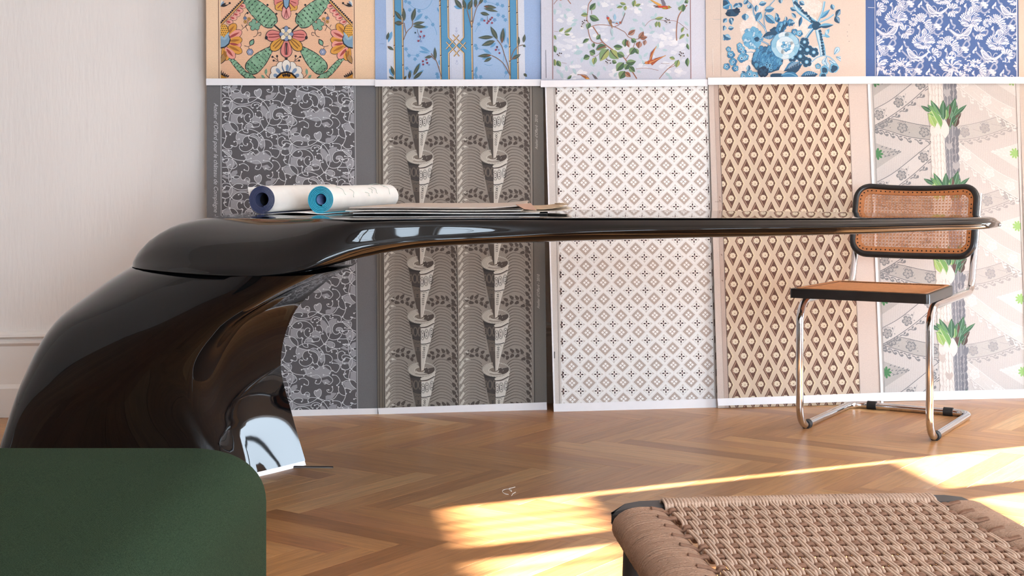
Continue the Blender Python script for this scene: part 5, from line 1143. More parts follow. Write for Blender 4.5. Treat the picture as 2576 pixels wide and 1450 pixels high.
            A.leaf(x, y, x1, y1, w, c, n=8, half=h, rib='#c9d9a6' if c in (GL, '#a8c76f') else '#7fa58a'); A.L += .02
        A.L = 5.8; A.leaf(1035, 760, 1020, 570, 80, '#f3e9e1', n=7); A.leaf(1130, 800, 1135, 530, 120, '#f3e9e1', n=7); A.leaf(1240, 800, 1240, 590, 80, '#8f8e95', n=7, rib='#c9c4c2'); A.leaf(960, 780, 925, 620, 60, '#efe5dd', n=6); A.leaf(1290, 800, 1345, 650, 60, '#85848b', n=6)
    for j in range(-1, 5):
        A.map = lambda x, y, j=j: (x+(y+j*1063-400)*SK, y+j*1063)
        unit()
    B = Art(); B.L = 8; B.stroke([(2195, 210), (2226, 1005)], 1.3, '#a59c96', False); B.poly([(2555, 209), (2564, 209), (2592, 1005), (2583, 1005)], '#e2dad4')
    return [A, B]

# ------------------------------------------------------------------ hang and stand the sheets
def lean(o0, o1, h1=1.22):
    f = lambda h: o0+(o1-o0)*h/h1
    f.o0 = o0
    return f
class CurlIn:
    """hangs at base off the wall and curls back towards it over the last 70 photo rows above yb"""
    def __init__(s, base, yt, yb):
        s.rows = [yt, (yt+yb-60)/2]+[yb-60+5*k for k in range(13)]; s.v = []
        for y in s.rows:
            t = max(0.0, min(1.0, (yb-y)/60)); s.v.append(base-0.026*(1-t)**2)
    def at(s, y):
        R_ = s.rows
        for k in range(len(R_)-1):
            if y <= R_[k+1] or k == len(R_)-2:
                t = (y-R_[k])/(R_[k+1]-R_[k]); return s.v[k]+(s.v[k+1]-s.v[k])*t
def floor_y(x, o0):     # photo row where a sheet standing o0 off the wall meets the floor
    dx = (x-CX)/F; Y = (5.28-o0)/(1-0.162*dx); return HY+(H-0.0012)*F/Y
GU = 'printed wallpaper samples hanging in the upper row'; GL_ = 'printed wallpaper panels leaning in the lower row'
def hb_at(x, y, off): return onwall(x, y, off).z
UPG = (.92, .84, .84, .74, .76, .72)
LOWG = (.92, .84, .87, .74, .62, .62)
UP = [
    ('orange wallpaper sample with green leaves and exotic flowers, upper left', (518, -190), (943, -190), (945, 202), (519, 202), '#f0cda9', art_orange, 0.085),
    ('blue striped wallpaper sample with bamboo poles and red berries, hanging above taupe panel', (942, -190), (1360, -190), (1362, 204), (944, 204), '#a2bae0', art_bamboo, 0.088),
    ('pale grey blue wallpaper sample with orange birds on leafy branches', (1360, -190), (1777, -190), (1779, 206), (1362, 206), '#d3d4e0', art_birds, 0.096),
    ('beige wallpaper sample printed with large blue roses and flowers', (1774, -190), (2177, -190), (2178, 200), (1776, 203), '#e2d0c3', art_blueflowers, 0.100),
    ('dark blue wallpaper sample with white chrysanthemums and butterflies, upper right', (2173, -190), (2562, -190), (2563, 198), (2174, 198), '#4b6aa4', art_chrys, 0.088),
    ('plain beige wallpaper sample cut off by the right edge, upper row', (2561, -190), (2760, -190), (2764, 200), (2563, 200), '#ddc9ba', None, 0.090)]
for lab, TL, TR, BR, BL, bg, fn, base, gn in [u+(g,) for u, g in zip(UP, UPG)]:
    yb = (BL[1]+BR[1])/2; BL = (BL[0], yb); BR = (BR[0], yb)
    arts = fn() if fn else []
    if arts:            # the printed repeat goes on above
        A_ = arts[0]; A_.polys += [([(x, y-200) for x, y in P], cc, L) for P, cc, L in A_.polys if max(p[1] for p in P) > 12 and max(p[0] for p in P)-min(p[0] for p in P) < 300]
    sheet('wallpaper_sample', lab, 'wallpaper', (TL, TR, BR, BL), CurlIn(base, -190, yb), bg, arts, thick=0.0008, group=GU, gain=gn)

LOW = [  # label, corners, off, bg, art, thick
    ('dark grey wallpaper panel with pale interlaced scrolls and lettering, leaning behind the desk foot', (520, 200), (946, 200), (952, 1049), (520, 1055), lean(0.160, 0.055), '#696768', art_scroll, 0.006),
    ('taupe wallpaper panel with two columns of torch cones and oak sprays', (945, 202), (1366, 202), (1376, 1032), (950, 1044), lean(0.166, 0.058), '#6e675f', art_torch, 0.006),
    ('white wallpaper panel with grey diamond tiles and small brown crosses', (1371, 204), (1789, 204), (1808, 1027), (1393, 1037), lean(0.215, 0.066), '#d0c7c0', art_tiles, 0.008),
    ('beige trellis wallpaper panel with brown diamonds and cream flowers, behind the chair', (1782, 200), (2187, 198), (2221, 1017), (1806, 1027), lean(0.240, 0.070), '#d9c6ba', art_trellis, 0.008),
    ('pale grey wallpaper panel with a green palm column and lace swags', (2180, 198), (2565, 196), (2593, 1003), (2214, 1012), lean(0.19, 0.058), '#e4dcd6', art_palm, 0.006),
    ('plain beige wallpaper panel cut off by the right edge, lower row', (2564, 198), (2790, 198), (2822, 996), (2592, 1003), lean(0.21, 0.06), '#d8c8bc', None, 0.006)]
low = []
for lab, TL, TR, BR, BL, off, bg, fn, th, gn in [l+(g,) for l, g in zip(LOW, LOWG)]:
    BL = (BL[0], floor_y(BL[0], off.o0)); BR = (BR[0], floor_y(BR[0], off.o0)); print('floor', BL, BR)
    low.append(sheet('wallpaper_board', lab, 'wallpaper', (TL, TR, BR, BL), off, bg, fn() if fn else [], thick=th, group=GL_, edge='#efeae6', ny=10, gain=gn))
offs = [l[5] for l in LOW]
for i, c, d in ((0, ((520, 198), (946, 200), (946, 216), (520, 215)), .005), (1, ((944, 201), (1363, 200), (1363, 217), (944, 218)), .006), (2, ((1360, 203), (1779, 200), (1779, 217), (1360, 220)), .006), (3, ((1780, 196), (2190, 192.5), (2190, 211), (1780, 214)), .006), (4, ((2189, 192.5), (2566, 194), (2566, 211), (2189, 211)), .007), (5, ((2565, 194), (2790, 195), (2790, 212), (2565, 211)), .006)):
    strip('top_strip', low[i], c, offs[i], d+0.004)
for i, c in ((0, ((520, 1036), (953, 1027), (954, 1044), (520, 1053))), (1, ((951, 1027), (1375, 1012), (1376, 1031), (953, 1043))), (2, ((1392, 1016), (1806, 1003), (1808, 1026), (1393, 1036))),
             (3, ((1804, 1003), (2218, 988), (2219, 1008), (1806, 1021))), (4, ((2214, 988), (2592, 979), (2593, 1001), (2216, 1010))), (5, ((2591, 979), (2822, 972), (2822, 994), (2592, 1001)))):
    strip('bottom_strip', low[i], c, offs[i], 0.004)
# white card edge on the right of the trellis panel
strip('edge_strip', low[3], ((2182, 212), (2188, 212), (2222, 1015), (2216, 1016)), offs[3], 0.0028)
strip('edge_strip', low[2], ((1371, 218), (1374, 218), (1397, 1033), (1393, 1033)), offs[2], 0.0028)
lettering(low[0], "Atelier d'Offard pour le ch\u00e2teau de Compi\u00e8gne - 2010", lambda x, y: (538.5+y*15, 259+x*318), offs[0], '#c2c1c4')
for y0 in (376, 777, 1178):
    if y0 < 1000: lettering(low[1], "Atelier d'Offard - 2010", lambda x, y, y0=y0: (1352.5+(y0-376)*.012-y*9.5, y0-x*87), offs[1], '#b3aba2')

# ------------------------------------------------------------------ black lacquered desk
m_lacq = mat('black_lacquer', (0.0035, 0.0035, 0.004), 0.03, spec=0.33)
m_white_l = mat('base_glint_white', '#e9e4e6', 0.25)
m_steel = mat('brushed_steel', '#8d8d90', 0.3, metal=1.0)
desk = wempty('writing_desk', (-0.5, 3.95, 0))
tag(desk, 'long glossy black sculptural desk with a swooping foot and a thin cantilevered top', 'desk')
HS = [0.0, 0.15, 0.30, 0.45, 0.54, 0.60]
SEC = {'R': [(-.597, 4.16), (-.640, 4.16), (-.672, 4.16), (-.628, 4.15), (-.53, 4.13), (-.44, 4.12)],
       'A': [(-.70, 4.01), (-.765, 3.96), (-.785, 3.91), (-.72, 3.85), (-.58, 3.82), (-.43, 3.82)],
       'B': [(-.83, 3.85), (-.86, 3.78), (-.85, 3.69), (-.74, 3.58), (-.61, 3.525), (-.50, 3.515)],
       'C': [(-1.08, 3.765), (-1.05, 3.705), (-1.0, 3.63), (-.88, 3.55), (-.77, 3.51), (-.68, 3.49)],
       'G': [(-1.34, 3.75), (-1.30, 3.745), (-1.24, 3.72), (-1.14, 3.69), (-1.0, 3.665), (-.90, 3.65)],
       'L': [(-1.412, 3.88), (-1.362, 3.87), (-1.308, 3.86), (-1.225, 3.86), (-1.115, 3.86), (-1.024, 3.86)],
       'D': [(-1.36, 4.10), (-1.31, 4.10), (-1.25, 4.10), (-1.16, 4.12), (-1.05, 4.14), (-.95, 4.15)],
       'E': [(-1.0, 4.24), (-1.0, 4.24), (-.98, 4.25), (-.92, 4.28), (-.82, 4.32), (-.72, 4.34)]}
def ped_ring(h, inset=0.0):
    P = {k: interp(HS, v, h) for k, v in SEC.items()}
    seq = [P['R'], P['A'], P['B'], P['C'], P['G'], P['L'], P['D'], P['E']]
    # smooth run from the sharp far right corner R all the way round and back to R
    pts = cr([seq[0], *seq[1:], seq[0]], 12)[:-1]
    if inset:
        cx = sum(p[0] for p in pts)/len(pts); cy = sum(p[1] for p in pts)/len(pts)
        pts = [(cx+(x-cx)*(1-inset), cy+(y-cy)*(1-inset)) for x, y in pts]
    return [Vector((x, y, h)) for x, y in pts]
mb = MB(); mb.loft([ped_ring(0.0, .004), ped_ring(0.013, .004)])  # white strip painted in for the reflection along the base of the foot
mb.build('base_glint', m_white_l, desk, smooth=True, angle=40)['label'] = 'thin white strip standing for a reflection under the black foot'
mb = MB(); mb.loft([ped_ring(0.013+(0.5984-0.013)*k/40) for k in range(41)]+[ped_ring(0.5992, .005)])
mb.build('pedestal', m_lacq, desk, smooth=True, angle=50)

# the top: stations along X, each a closed section in (Y, h)
TX = [-1.022, -.99, -.93, -.85, -.75, -.65, -.56, -.48, -.40, -.30, -.20, -.05, .10, .30, .50, .70, .90, 1.05, 1.17, 1.27, 1.33, 1.36, 1.378, 1.388]
def prm(X):
    yn = interp([-1.022, -.93, -.85, -.75, -.65, -.56, -.48, -.40, -.30, -.20, -.10, .1, .5, .9, 1.17, 1.3, 1.385], [(3.855,), (3.70,), (3.60,), (3.53,), (3.485,), (3.475,), (3.486,), (3.508,), (3.537,), (3.566,), (3.585,), (3.61,), (3.65,), (3.71,), (3.835,), (3.91,), (4.06,)], X)[0]
    yf = interp([-1.022, -.93, -.85, -.75, -.65, -.45, -.2, .1, .5, .9, 1.17, 1.3, 1.385], [(3.865,), (4.12,), (4.25,), (4.36,), (4.44,), (4.52,), (4.54,), (4.52,), (4.48,), (4.44,), (4.36,), (4.27,), (4.12,)], X)[0]
    hb = interp([-1.022, -.6, -.52, -.45, -.39, -.30, -.2, .1, .5, .9, 1.17, 1.385], [(.6005,), (.6005,), (.606,), (.622,), (.638,), (.654,), (.664,), (.674,), (.683,), (.690,), (.694,), (.698,)], X)[0]
    ht = interp([-1.022, -1.0, -.96, -.90, -.84, -.78, -.70, -.6, .2, .9, 1.2, 1.34, 1.37, 1.388], [(.602,), (.632,), (.672,), (.708,), (.725,), (.733,), (.735,), (.735,), (.735,), (.731,), (.728,), (.7265,), (.722,), (.713,)], X)[0]
    cw = interp([-1.022, -.85, -.7, -.56, -.45, -.35, -.2, .1, .6, 1.0, 1.385], [(.01,), (.20,), (.28,), (.25,), (.17,), (.10,), (.065,), (.055,), (.05,), (.05,), (.03,)], X)[0]
    return yn, yf, hb, ht, cw
PR = ped_ring(0.6)
def ped_span(X):
    ys = []
    for i in range(len(PR)):
        p, q = PR[i], PR[(i+1) % len(PR)]
        if (p.x-X)*(q.x-X) <= 0 and abs(p.x-q.x) > 1e-9: ys.append(p.y+(q.y-p.y)*(X-p.x)/(q.x-p.x))
    return (min(ys), max(ys)) if ys else None
PX0 = min(p.x for p in PR)
def top_ring(X):
    yn, yf, hb, ht, cw = prm(X)
    sp = ped_span(max(X, PX0+0.0006))
    if sp and X < -0.44:
        w_ = min(1, max(0, (-0.50-X)/0.1)); yn = yn*(1-w_)+(sp[0]-0.0015)*w_
        w2 = min(1, max(0, (-0.80-X)/0.12)); yf = yf*(1-w2)+(sp[1]+.003)*w2
    T = ht-hb; w = yf-yn; cw = min(cw, w*0.45)
    bulge = interp([-1.022, -.6, -.4, -.1, .3, 1.385], [(.02,), (.02,), (.12,), (.30,), (.45,), (.5,)], X)[0]
    hm = hb+T*bulge; fw = min(0.10, w*0.3)
    ub = interp([-1.022, -.55, -.3, .2, 1.385], [(.004,), (.012,), (.08,), (.12,), (.05,)], X)[0]*min(1, w/0.5)
    v = interp([-1.022, -.62, -.46, -.36, -.18, -.05, .15, 1.385], [(0,), (0,), (.45,), (1,), (1,), (.8,), (.35,), (.2,)], X)[0]
    v = min(1, max(0, v)); hm = hb+T*(bulge*(1-v)+0.20*v)
    def mixp(p, q): return (p[0]*(1-v)+q[0]*v, p[1]*(1-v)+q[1]*v)
    ctl = [(yf-fw*0.25, hb+T*0.12), (yf, hb+T*0.5), (yf-fw*0.3, ht-T*0.06), (yf-fw*1.1, ht), ((yn+cw+yf-fw)/2, ht+0.0004), mixp((yn+cw*1.25, ht), (yn+.07, ht-T*.004)), mixp((yn+cw*0.80, ht-T*0.05), (yn+.019, ht-T*.055)),
           mixp((yn+cw*0.35, ht-T*(0.30 if X > -0.3 else 0.40)), (yn+.0052, ht-T*.19)), mixp((yn+0.003+cw*0.06, hm+T*0.16), (yn+.0016, hm+T*.24)), (yn, hm), (yn+ub*0.35, hb+T*0.02*bulge), (yn+ub+0.02*min(1, w), hb), ((yn+yf)/2, hb)]
    return [Vector((X, y, h)) for y, h in cr(ctl, 7, True)]
XS = []
for a, b in zip(TX[:-1], TX[1:]):
    n = 3 if b-a > 0.06 else 2
    XS += [a+(b-a)*k/n for k in range(n)]
XS.append(TX[-1])
mb = MB(); mb.loft([top_ring(x) for x in XS])
mb.build('desk_top', m_lacq, desk, smooth=True, angle=60)
# slim steel foot rod sticking out at the base
mb = MB(); mb.tube([px3(764, 1177, 4.12)+Vector((-.05, 0, 0)), px3(838, 1178, 4.12)], 0.0055, 10)
o = mb.build('foot_rod', m_steel, desk, smooth=True, angle=40); o['label'] = 'slim steel rod sticking out at the base'

# ------------------------------------------------------------------ paper rolls and loose sheets on the desk
TOPZ = 0.7356
m_rollw = mat('roll_back_paper', '#f1ece6', 0.7, noise=((25, 25, 25), 0.03))
m_navy = mat('navy_print', '#3c4262', 0.75); m_teal = mat('teal_print', '#2f9db8', 0.7); m_lilac = mat('lilac_print', '#8fa3cf', 0.6); m_black = mat('hollow_dark', '#17181d', 0.8)
m_pencil = mat('green_sketch_line', '#9fb0a4', 0.8)
def roll(name, label, a, b, r, r_in, turns, m_in, m_edge, flap=None, core=None):
    """a wound sheet: spiral strip swept from end a to end b"""
    a, b = Vector(a), Vector(b); ax = (b-a).normalized(); Ln = (b-a).length
    side = Vector((ax.y, -ax.x, 0)).normalized(); up = Vector((0, 0, 1))
    n = int(turns*40); th = (r-r_in)/turns
    prof = []
    for k in range(n+1):
        t = k/n; ang = -math.pi*0.5+2*math.pi*turns*t+0.2; rr = r_in+(r-r_in)*t
        prof.append((rr*math.cos(ang), rr*math.sin(ang), ang))
    if flap:
        x, z, ang = prof[-1]; tx, tz = -math.sin(ang), math.cos(ang)
        for k in range(1, 9): prof.append((x+tx*flap*k/8, z+tz*flap*k/8+0.02*(k/8)**2, ang))
    root = wempty(name, a); tag(root, label, 'paper roll', 'paper rolls lying on the desk')
    mb = MB(); hw = th*0.40
    def pt(x, z, s): return a+ax*s+side*x+up*z
    N = len(prof); vs = []
    for s in (0, Ln):
        for sg in (1, -1):
            for i, (x, z, an) in enumerate(prof):
                nx, nz = math.cos(an), math.sin(an); d = min(hw, 0.0015) if (flap and i > n) else hw
                vs.append(pt(x+nx*d*sg, z+nz*d*sg, s))
    fo, fi, fe = [], [], []
    for i in range(N-1):
        fo.append((i, i+1, 2*N+i+1, 2*N+i)); fi.append((N+i, 3*N+i, 3*N+i+1, N+i+1))
        fe.append((i, N+i, N+i+1, i+1)); fe.append((2*N+i, 2*N+i+1, 3*N+i+1, 3*N+i))
    fe.append((0, 2*N, 3*N, N)); fe.append((N-1, 2*N-1, 4*N-1, 3*N-1))
    mb.add(vs, fo, 0); b0 = len(mb.v)
    mb.f += fi+fe; mb.m += [1]*len(fi)+[2]*len(fe)
    mb.build('wound_sheet', [m_rollw, m_in, m_edge], root, smooth=True, angle=35)
    return root, pt
r2, pt2 = roll('paper_roll', 'white paper roll showing turquoise rings at its near end', (-0.526, 3.94, TOPZ+0.0405), (-0.389, 4.47, TOPZ+0.0405), 0.038, 0.0165, 5.0, m_teal, m_teal)
mb = MB()
for k in range(24):
    pass
ring = lambda rr, s, t: [pt2(rr*math.cos(q), rr*math.sin(q), s) for q in [t+2*math.pi*j/26*0.93 for j in range(27)]]
A0, A1 = ring(0.0145, 0.004, .4), ring(0.0145, 0.5, .4); vs = A0+A1; mb.add(vs, [(i, i+1, 27+i+1, 27+i) for i in range(26)])
o = mb.build('inner_sheet', m_lilac, r2, smooth=True); o['label'] = 'lilac inner sheet curled inside the roll'
mb = MB()
for (s0, a0, s1, a1) in ((.06, 1.05, .10, 0.3), (.14, .75, .16, .1), (.33, .9, .36, .3), (.42, 2.0, .46, .9), (.45, 1.0, .47, .2), (.25, 0.45, .29, .15), (.30, .8, .32, .35)):
    pts = []
    for k in range(8):
        t = k/7; s = s0+(s1-s0)*t+0.012*math.sin(5*t); q = a0+(a1-a0)*t
        pts.append(pt2(0.0404*math.cos(q), 0.0404*math.sin(q), s))
    mb.tube(pts, 0.0006, 5)
o = mb.build('sketch_line', m_pencil, r2); o['kind'] = 'stuff'; o['label'] = 'faint green sketch lines on the white roll'
r1, pt1 = roll('paper_roll', 'white paper roll with a dark navy hollow end, leftmost on the desk', (-0.688, 3.94, TOPZ+0.0405), (-0.56, 4.45, TOPZ+0.0405), 0.0385, 0.0195, 6.0, m_navy, m_navy)
mb = MB(); vs = [pt1(.0185*math.cos(2*math.pi*k/24), .0185*math.sin(2*math.pi*k/24), s) for s in (.03, .49) for k in range(24)]  # black lining puts the darkness of the open roll end into colour
mb.add(vs, [(k, (k+1) % 24, 24+(k+1) % 24, 24+k) for k in range(24)]+[tuple(range(24, 48))]); o = mb.build('hollow_shade', m_black, r1, smooth=True, angle=60); o['label'] = 'black lining for the dark hollow of the roll'
# loose outer end of the left roll standing away from it, and a sheet uncurling between the rolls
mb = MB(); vs = []
for s in (0.02, 0.48):
    for k in range(9):
        t = k/8; vs.append(pt1(-0.030-0.040*t+0.030*t*t*0.6, -0.036+0.070*t**0.8, s))
mb.add(vs, [(k, k+1, 9+k+1, 9+k) for k in range(8)]); o = mb.build('loose_edge', m_rollw, r1, smooth=True)
sd = o.modifiers.new('thick', 'SOLIDIFY'); sd.thickness = 0.0012; o['label'] = 'loose white outer edge lifting from the roll'
mb = MB(); vs = []
for s in (0.0, 0.44):
    for k in range(13):
        t = k/12; vs.append(pt1(0.012+0.16*t, -0.0385-0.0008+0.006*math.sin(math.pi*t)**2*0.6, s+0.01))
mb.add(vs, [(k, k+1, 13+k+1, 13+k) for k in range(12)]); o = mb.build('loose_sheet', m_rollw, r1, smooth=True)
sd = o.modifiers.new('thick', 'SOLIDIFY'); sd.thickness = 0.0008; sd.offset = 1

# stack of large sheets; each sheet a thing of its own
def shcol(n, c): return mat(n, c, 0.75, noise=((14, 14, 14), 0.05))
SH = [  # label, x0, x1, near y0, near y1, far y, colour, thick, ragged right end
    ('lowest charcoal sheet of the paper stack, lying flat on the black desk', -.46, .10, 3.875, 3.885, 4.38, '#3b3736', .0018, .006),
    ('white folded sheet near the bottom of the paper stack', -.43, .075, 3.87, 3.88, 4.40, '#efe9e2', .0022, .004),
    ('dark brown sheet in the lower half of the paper stack', -.44, .02, 3.868, 3.885, 4.38, '#5b4d45', .0016, .004),
    ('long ragged cream sheet reaching furthest right from the stack', -.10, .165, 3.90, 3.95, 4.36, '#dccbb6', .0018, .022),
    ('cream folder leaf in the middle of the paper stack', -.45, .03, 3.865, 3.878, 4.40, '#d9cfc3', .0028, .005),
    ('second ragged kraft sheet fraying towards the right', -.12, .15, 3.91, 3.96, 4.34, '#c3a686', .0018, .024),
    ('taupe brown sheet just below the top of the stack', -.445, .035, 3.872, 3.874, 4.40, '#8d7b6f', .0016, .004),
    ('topmost thick beige card of the paper stack beside the white roll', -.44, .045, 3.868, 3.876, 4.41, '#cdbcae', .0030, .004)]
z = TOPZ+0.0012; rr = random.Random(11)
for i, (lab, x0, x1, ya, yb, yf, c, th, rag) in enumerate(SH):
    nx, ny = 26, 6; vs = []
    lift = 0.0006*i
    for dz in (0, th):
        for j in range(ny+1):
            for k in range(nx+1):
                u = k/nx; v = j/ny
                y = (ya+(yb-ya)*u)*(1-v)+yf*v; x = x0+(x1-x0)*u+.118*v*(1-u)*(1 if x0 < -.3 else 0)
                if k == nx: x += rr.uniform(-rag, rag) if dz == 0 else 0
                if k == nx and dz: x = vs[j*(nx+1)+k].x
                if j == 0 and 0 < k < nx: y += rr.uniform(-.0012, .0012)
                zz = z+dz+0.0008*math.sin(u*7)*(1-v)+(0.010*max(0, (u-.72)/.28)**2 if i in (3, 5, 7) else 0)*(0.8 if i != 3 else .3)
                vs.append(Vector((x, y, zz)))
    m = (nx+1)*(ny+1); fs = []
    for j in range(ny):
        for k in range(nx):
            q = j*(nx+1)+k; fs += [(q, q+nx+1, q+nx+2, q+1), (m+q, m+q+1, m+q+nx+2, m+q+nx+1)]
    rim = [k for k in range(nx)]+[j*(nx+1)+nx for j in range(ny)]+[ny*(nx+1)+k for k in range(nx, 0, -1)]+[j*(nx+1) for j in range(ny, 0, -1)]
    for k in range(len(rim)):
        a, b = rim[k], rim[(k+1) % len(rim)]; fs.append((a, b, m+b, m+a))
    mb = MB(); mb.add(vs, fs)
    o = mb.build('paper_sheet', shcol('sheet_paper_%d' % i, c), None, smooth=True, angle=30)
    tag(o, lab, 'paper', 'loose sheets stacked on the desk')
    if i == 7:   # torn dog-ear folded down at the right end
        mb = MB(); mb.add([(x1-.035, ya+.004, z+th+.008), (x1+.006, ya+.006, z+th+.011), (x1+.022, ya-.004, z-.005), (x1-.012, ya-.006, z-.002),
                           (x1-.035, ya+.005, z+th+.007), (x1+.006, ya+.007, z+th+.010), (x1+.022, ya-.003, z-.006), (x1-.012, ya-.005, z-.003)],
                          [(0, 1, 2, 3), (4, 7, 6, 5), (0, 4, 5, 1), (1, 5, 6, 2), (2, 6, 7, 3), (3, 7, 4, 0)])
        d = mb.build('folded_corner', shcol('folded_paper', '#b98f78'), o); d['label'] = 'pinkish brown corner folded down'
    z += th+0.0005

# ------------------------------------------------------------------ cantilever chair with cane
m_chrome = mat('chrome', '#d9d9dc', 0.09, metal=1.0)
m_blackw = mat('black_stained_wood', (0.012, 0.012, 0.013), 0.32, noise=((40, 40, 40), 0.2))
m_cane = mat('cane', '#b97a48', 0.5, noise=((60, 60, 60), 0.15)); m_cane_d = mat('cane_binding', '#b0703f', 0.55, noise=((50, 50, 50), 0.12))
m_hole = mat('cane_hole', '#1c120c', 0.9); m_rubber = mat('black_rubber', '#17181a', 0.6)
chair = empty('cantilever_chair', (1.128, 4.596, 0), math.radians(-30.5))
tag(chair, 'chrome tube cantilever chair with black framed cane seat and back, at the desk end', 'chair')
RT, HWd = 0.0125, 0.2115
half = [(-HWd, .684, .775), (-HWd, .560, .437), (-HWd, 0.0, .428), (-HWd, 0.0, RT), (-HWd, .557, RT), (HWd, .557, RT)]
full = half[:5]+[(HWd, .557, RT), (HWd, 0.0, RT), (HWd, 0.0, .428), (HWd, .560, .437), (HWd, .684, .775)]
mb = MB(); mb.tube(fillet(full, [0, .07, .075, .07, .055, .055, .07, .075, .07, 0], 8), RT, 14)
mb.build('tube_frame', m_chrome, chair, smooth=True, angle=50)
for (x, y, ax) in ((-HWd, .072, 'y'), (HWd, .072, 'y'), (-.135, .557, 'x'), (.135, .557, 'x')):
    mb = MB(); d = Vector((0, .013, 0)) if ax == 'y' else Vector((.016, 0, 0)); c = Vector((x, y, RT+0.0005))
    mb.tube([c-d, c+d], 0.0158, 14); mb.build('glide', m_rubber, chair, smooth=True, angle=40)
# seat frame: rounded trapezoid ring
def rrect(w0, w1, y0, y1, r, n=6):
    P = [Vector((-w0, y0, 0)), Vector((w0, y0, 0)), Vector((w1, y1, 0)), Vector((-w1, y1, 0))]
    out = []
    for i in range(4):
        f = fillet([P[i-1], P[i], P[(i+1) % 4]], [0, r[i] if isinstance(r, (list, tuple)) else r, 0], n); out += f[1:-1]
    return out
so = rrect(.226, .205, -.062, .352, [.012, .012, .04, .04]); si = rrect(.202, .183, -.038, .328, .014)
SZ0, SZ1 = .443, .473
mb = MB(); n = len(so)
def R3(ps, z): return [Vector((p.x, p.y, z)) for p in ps]
mb.loft([R3(so, SZ0), R3(so, SZ1-.003), R3([p*0.995 for p in so], SZ1), R3(si, SZ1), R3(si, SZ0)], cap=False)
mb.add(R3(so, SZ0)+R3(si, SZ0), [(k, (k+1) % n, n+(k+1) % n, n+k) for k in range(n)])
mb.build('seat_frame', m_blackw, chair, smooth=True, angle=35)
def cane(name, P, W, Hh, nx, ny, parent, w=0.0014, po=.0015):
    """woven cane: paired verticals and horizontals plus both diagonals; P(u,v,d) maps to 3-D"""
    mb = MB()
    def strand(u0, v0, u1, v1, d, ww):
        du, dv = u1-u0, v1-v0; l = math.hypot(du, dv)
        if l < 1e-6: return
        nu, nv = -dv/l*ww/2, du/l*ww/2; S = max(1, int(l/0.03))
        vs = []
        for k in range(S+1):
            t = k/S; u, v = u0+du*t, v0+dv*t
            vs += [P(u+nu, v+nv, d), P(u-nu, v-nv, d), P(u-nu, v-nv, d-.0009), P(u+nu, v+nv, d-.0009)]
        fs = []
        for k in range(S):
            b = 4*k; fs += [(b, b+1, b+5, b+4), (b+1, b+2, b+6, b+5), (b+2, b+3, b+7, b+6), (b+3, b, b+4, b+7)]
        mb.add(vs, fs)
    px, py = W/nx, Hh/ny
    for i in range(nx+1):
        for s in (-1, 1): strand(-W/2+i*px+s*po, -Hh/2, -W/2+i*px+s*po, Hh/2, .0002+.0003*s, w)
    for j in range(ny+1):
        for s in (-1, 1): strand(-W/2, -Hh/2+j*py+s*po, W/2, -Hh/2+j*py+s*po, .0012+.0003*s, w)
    for k in range(-ny, nx+1):
        for sg in (1, -1):
            a0 = max(0, k); a1 = min(nx, k+ny)
            if a1 <= a0: continue
            u0, u1 = -W/2+a0*px, -W/2+a1*px; v0, v1 = (a0-k)*py-Hh/2, (a1-k)*py-Hh/2
            if sg < 0: v0, v1 = -v0, -v1
            strand(u0, v0, u1, v1, .0020 if sg > 0 else -.0006, w*0.95)
    o = mb.build(name, m_cane, parent); return o
def seatP(u, v, d): return Vector((u*(1-0.095*(v/.37+.5)), v+.145, SZ1-.0035+d))
cane('cane_seat', seatP, .406, .368, 36, 33, chair, w=.0026, po=.0021)['label'] = 'woven tan cane seat panel'
mb = MB(); sb = rrect(.212, .193, -.048, .338, .016)
mb.loft([R3(sb, SZ1+.0003), R3(sb, SZ1+.002), R3(si, SZ1+.002), R3(si, SZ1-.001)], cap=False); mb.build('cane_binding', m_cane_d, chair, smooth=True, angle=35)
# back: curved rounded panel
BW, BH, BR = .446, .272, .060
bc = Vector((0, .606, .680)); bt = math.atan2(.080, .272)
def backP(u, v, d):          # u across, v up, d towards the sitter
    dip = -.012*(1-min(1, abs(u)/.2)**2) if v > 0 else -.004*(1-min(1, abs(u)/.2)**2)
    curve = .030*(1-(u/.23)**2)
    vv = v+dip*abs(v)/(BH/2)
    return Vector((u, bc.y+math.sin(bt)*vv+curve*math.cos(bt)-math.cos(bt)*d, bc.z+math.cos(bt)*vv+math.sin(bt)*d-0.0*curve))
def rpath(w, h, r, n=8, m=10):
    c = []
    for sx, sy, a0 in ((1, 1, 0), (-1, 1, 90), (-1, -1, 180), (1, -1, 270)):
        for k in range(n+1):
            a = math.radians(a0+90*k/n); c.append((sx*(w/2-r)+r*math.cos(a), sy*(h/2-r)+r*math.sin(a)))
    out = []
    for i in range(len(c)):
        a, b = c[i], c[(i+1) % len(c)]; l = math.hypot(b[0]-a[0], b[1]-a[1]); q = m if l > .08 else 1
        out += [(a[0]+(b[0]-a[0])*k/q, a[1]+(b[1]-a[1])*k/q) for k in range(q)]
    return out
op = rpath(BW-.016, BH-.016, BR-.008)
mb = MB(); mb.tube([backP(u, v, 0) for u, v in op], 0.0115, 12, closed=True); mb.build('back_frame', m_blackw, chair, smooth=True)
o1 = rpath(BW-.030, BH-.030, BR-.015); i1 = rpath(BW-.072, BH-.072, BR-.034)
mb = MB(); n = len(o1); vs = [backP(u, v, .006) for u, v in o1]+[backP(u, v, .004) for u, v in i1]+[backP(u, v, -.006) for u, v in o1]+[backP(u, v, -.006) for u, v in i1]
fs = []
for k in range(n):
    q = (k+1) % n; fs += [(k, q, n+q, n+k), (2*n+k, 3*n+k, 3*n+q, 2*n+q), (n+k, n+q, 3*n+q, 3*n+k)]
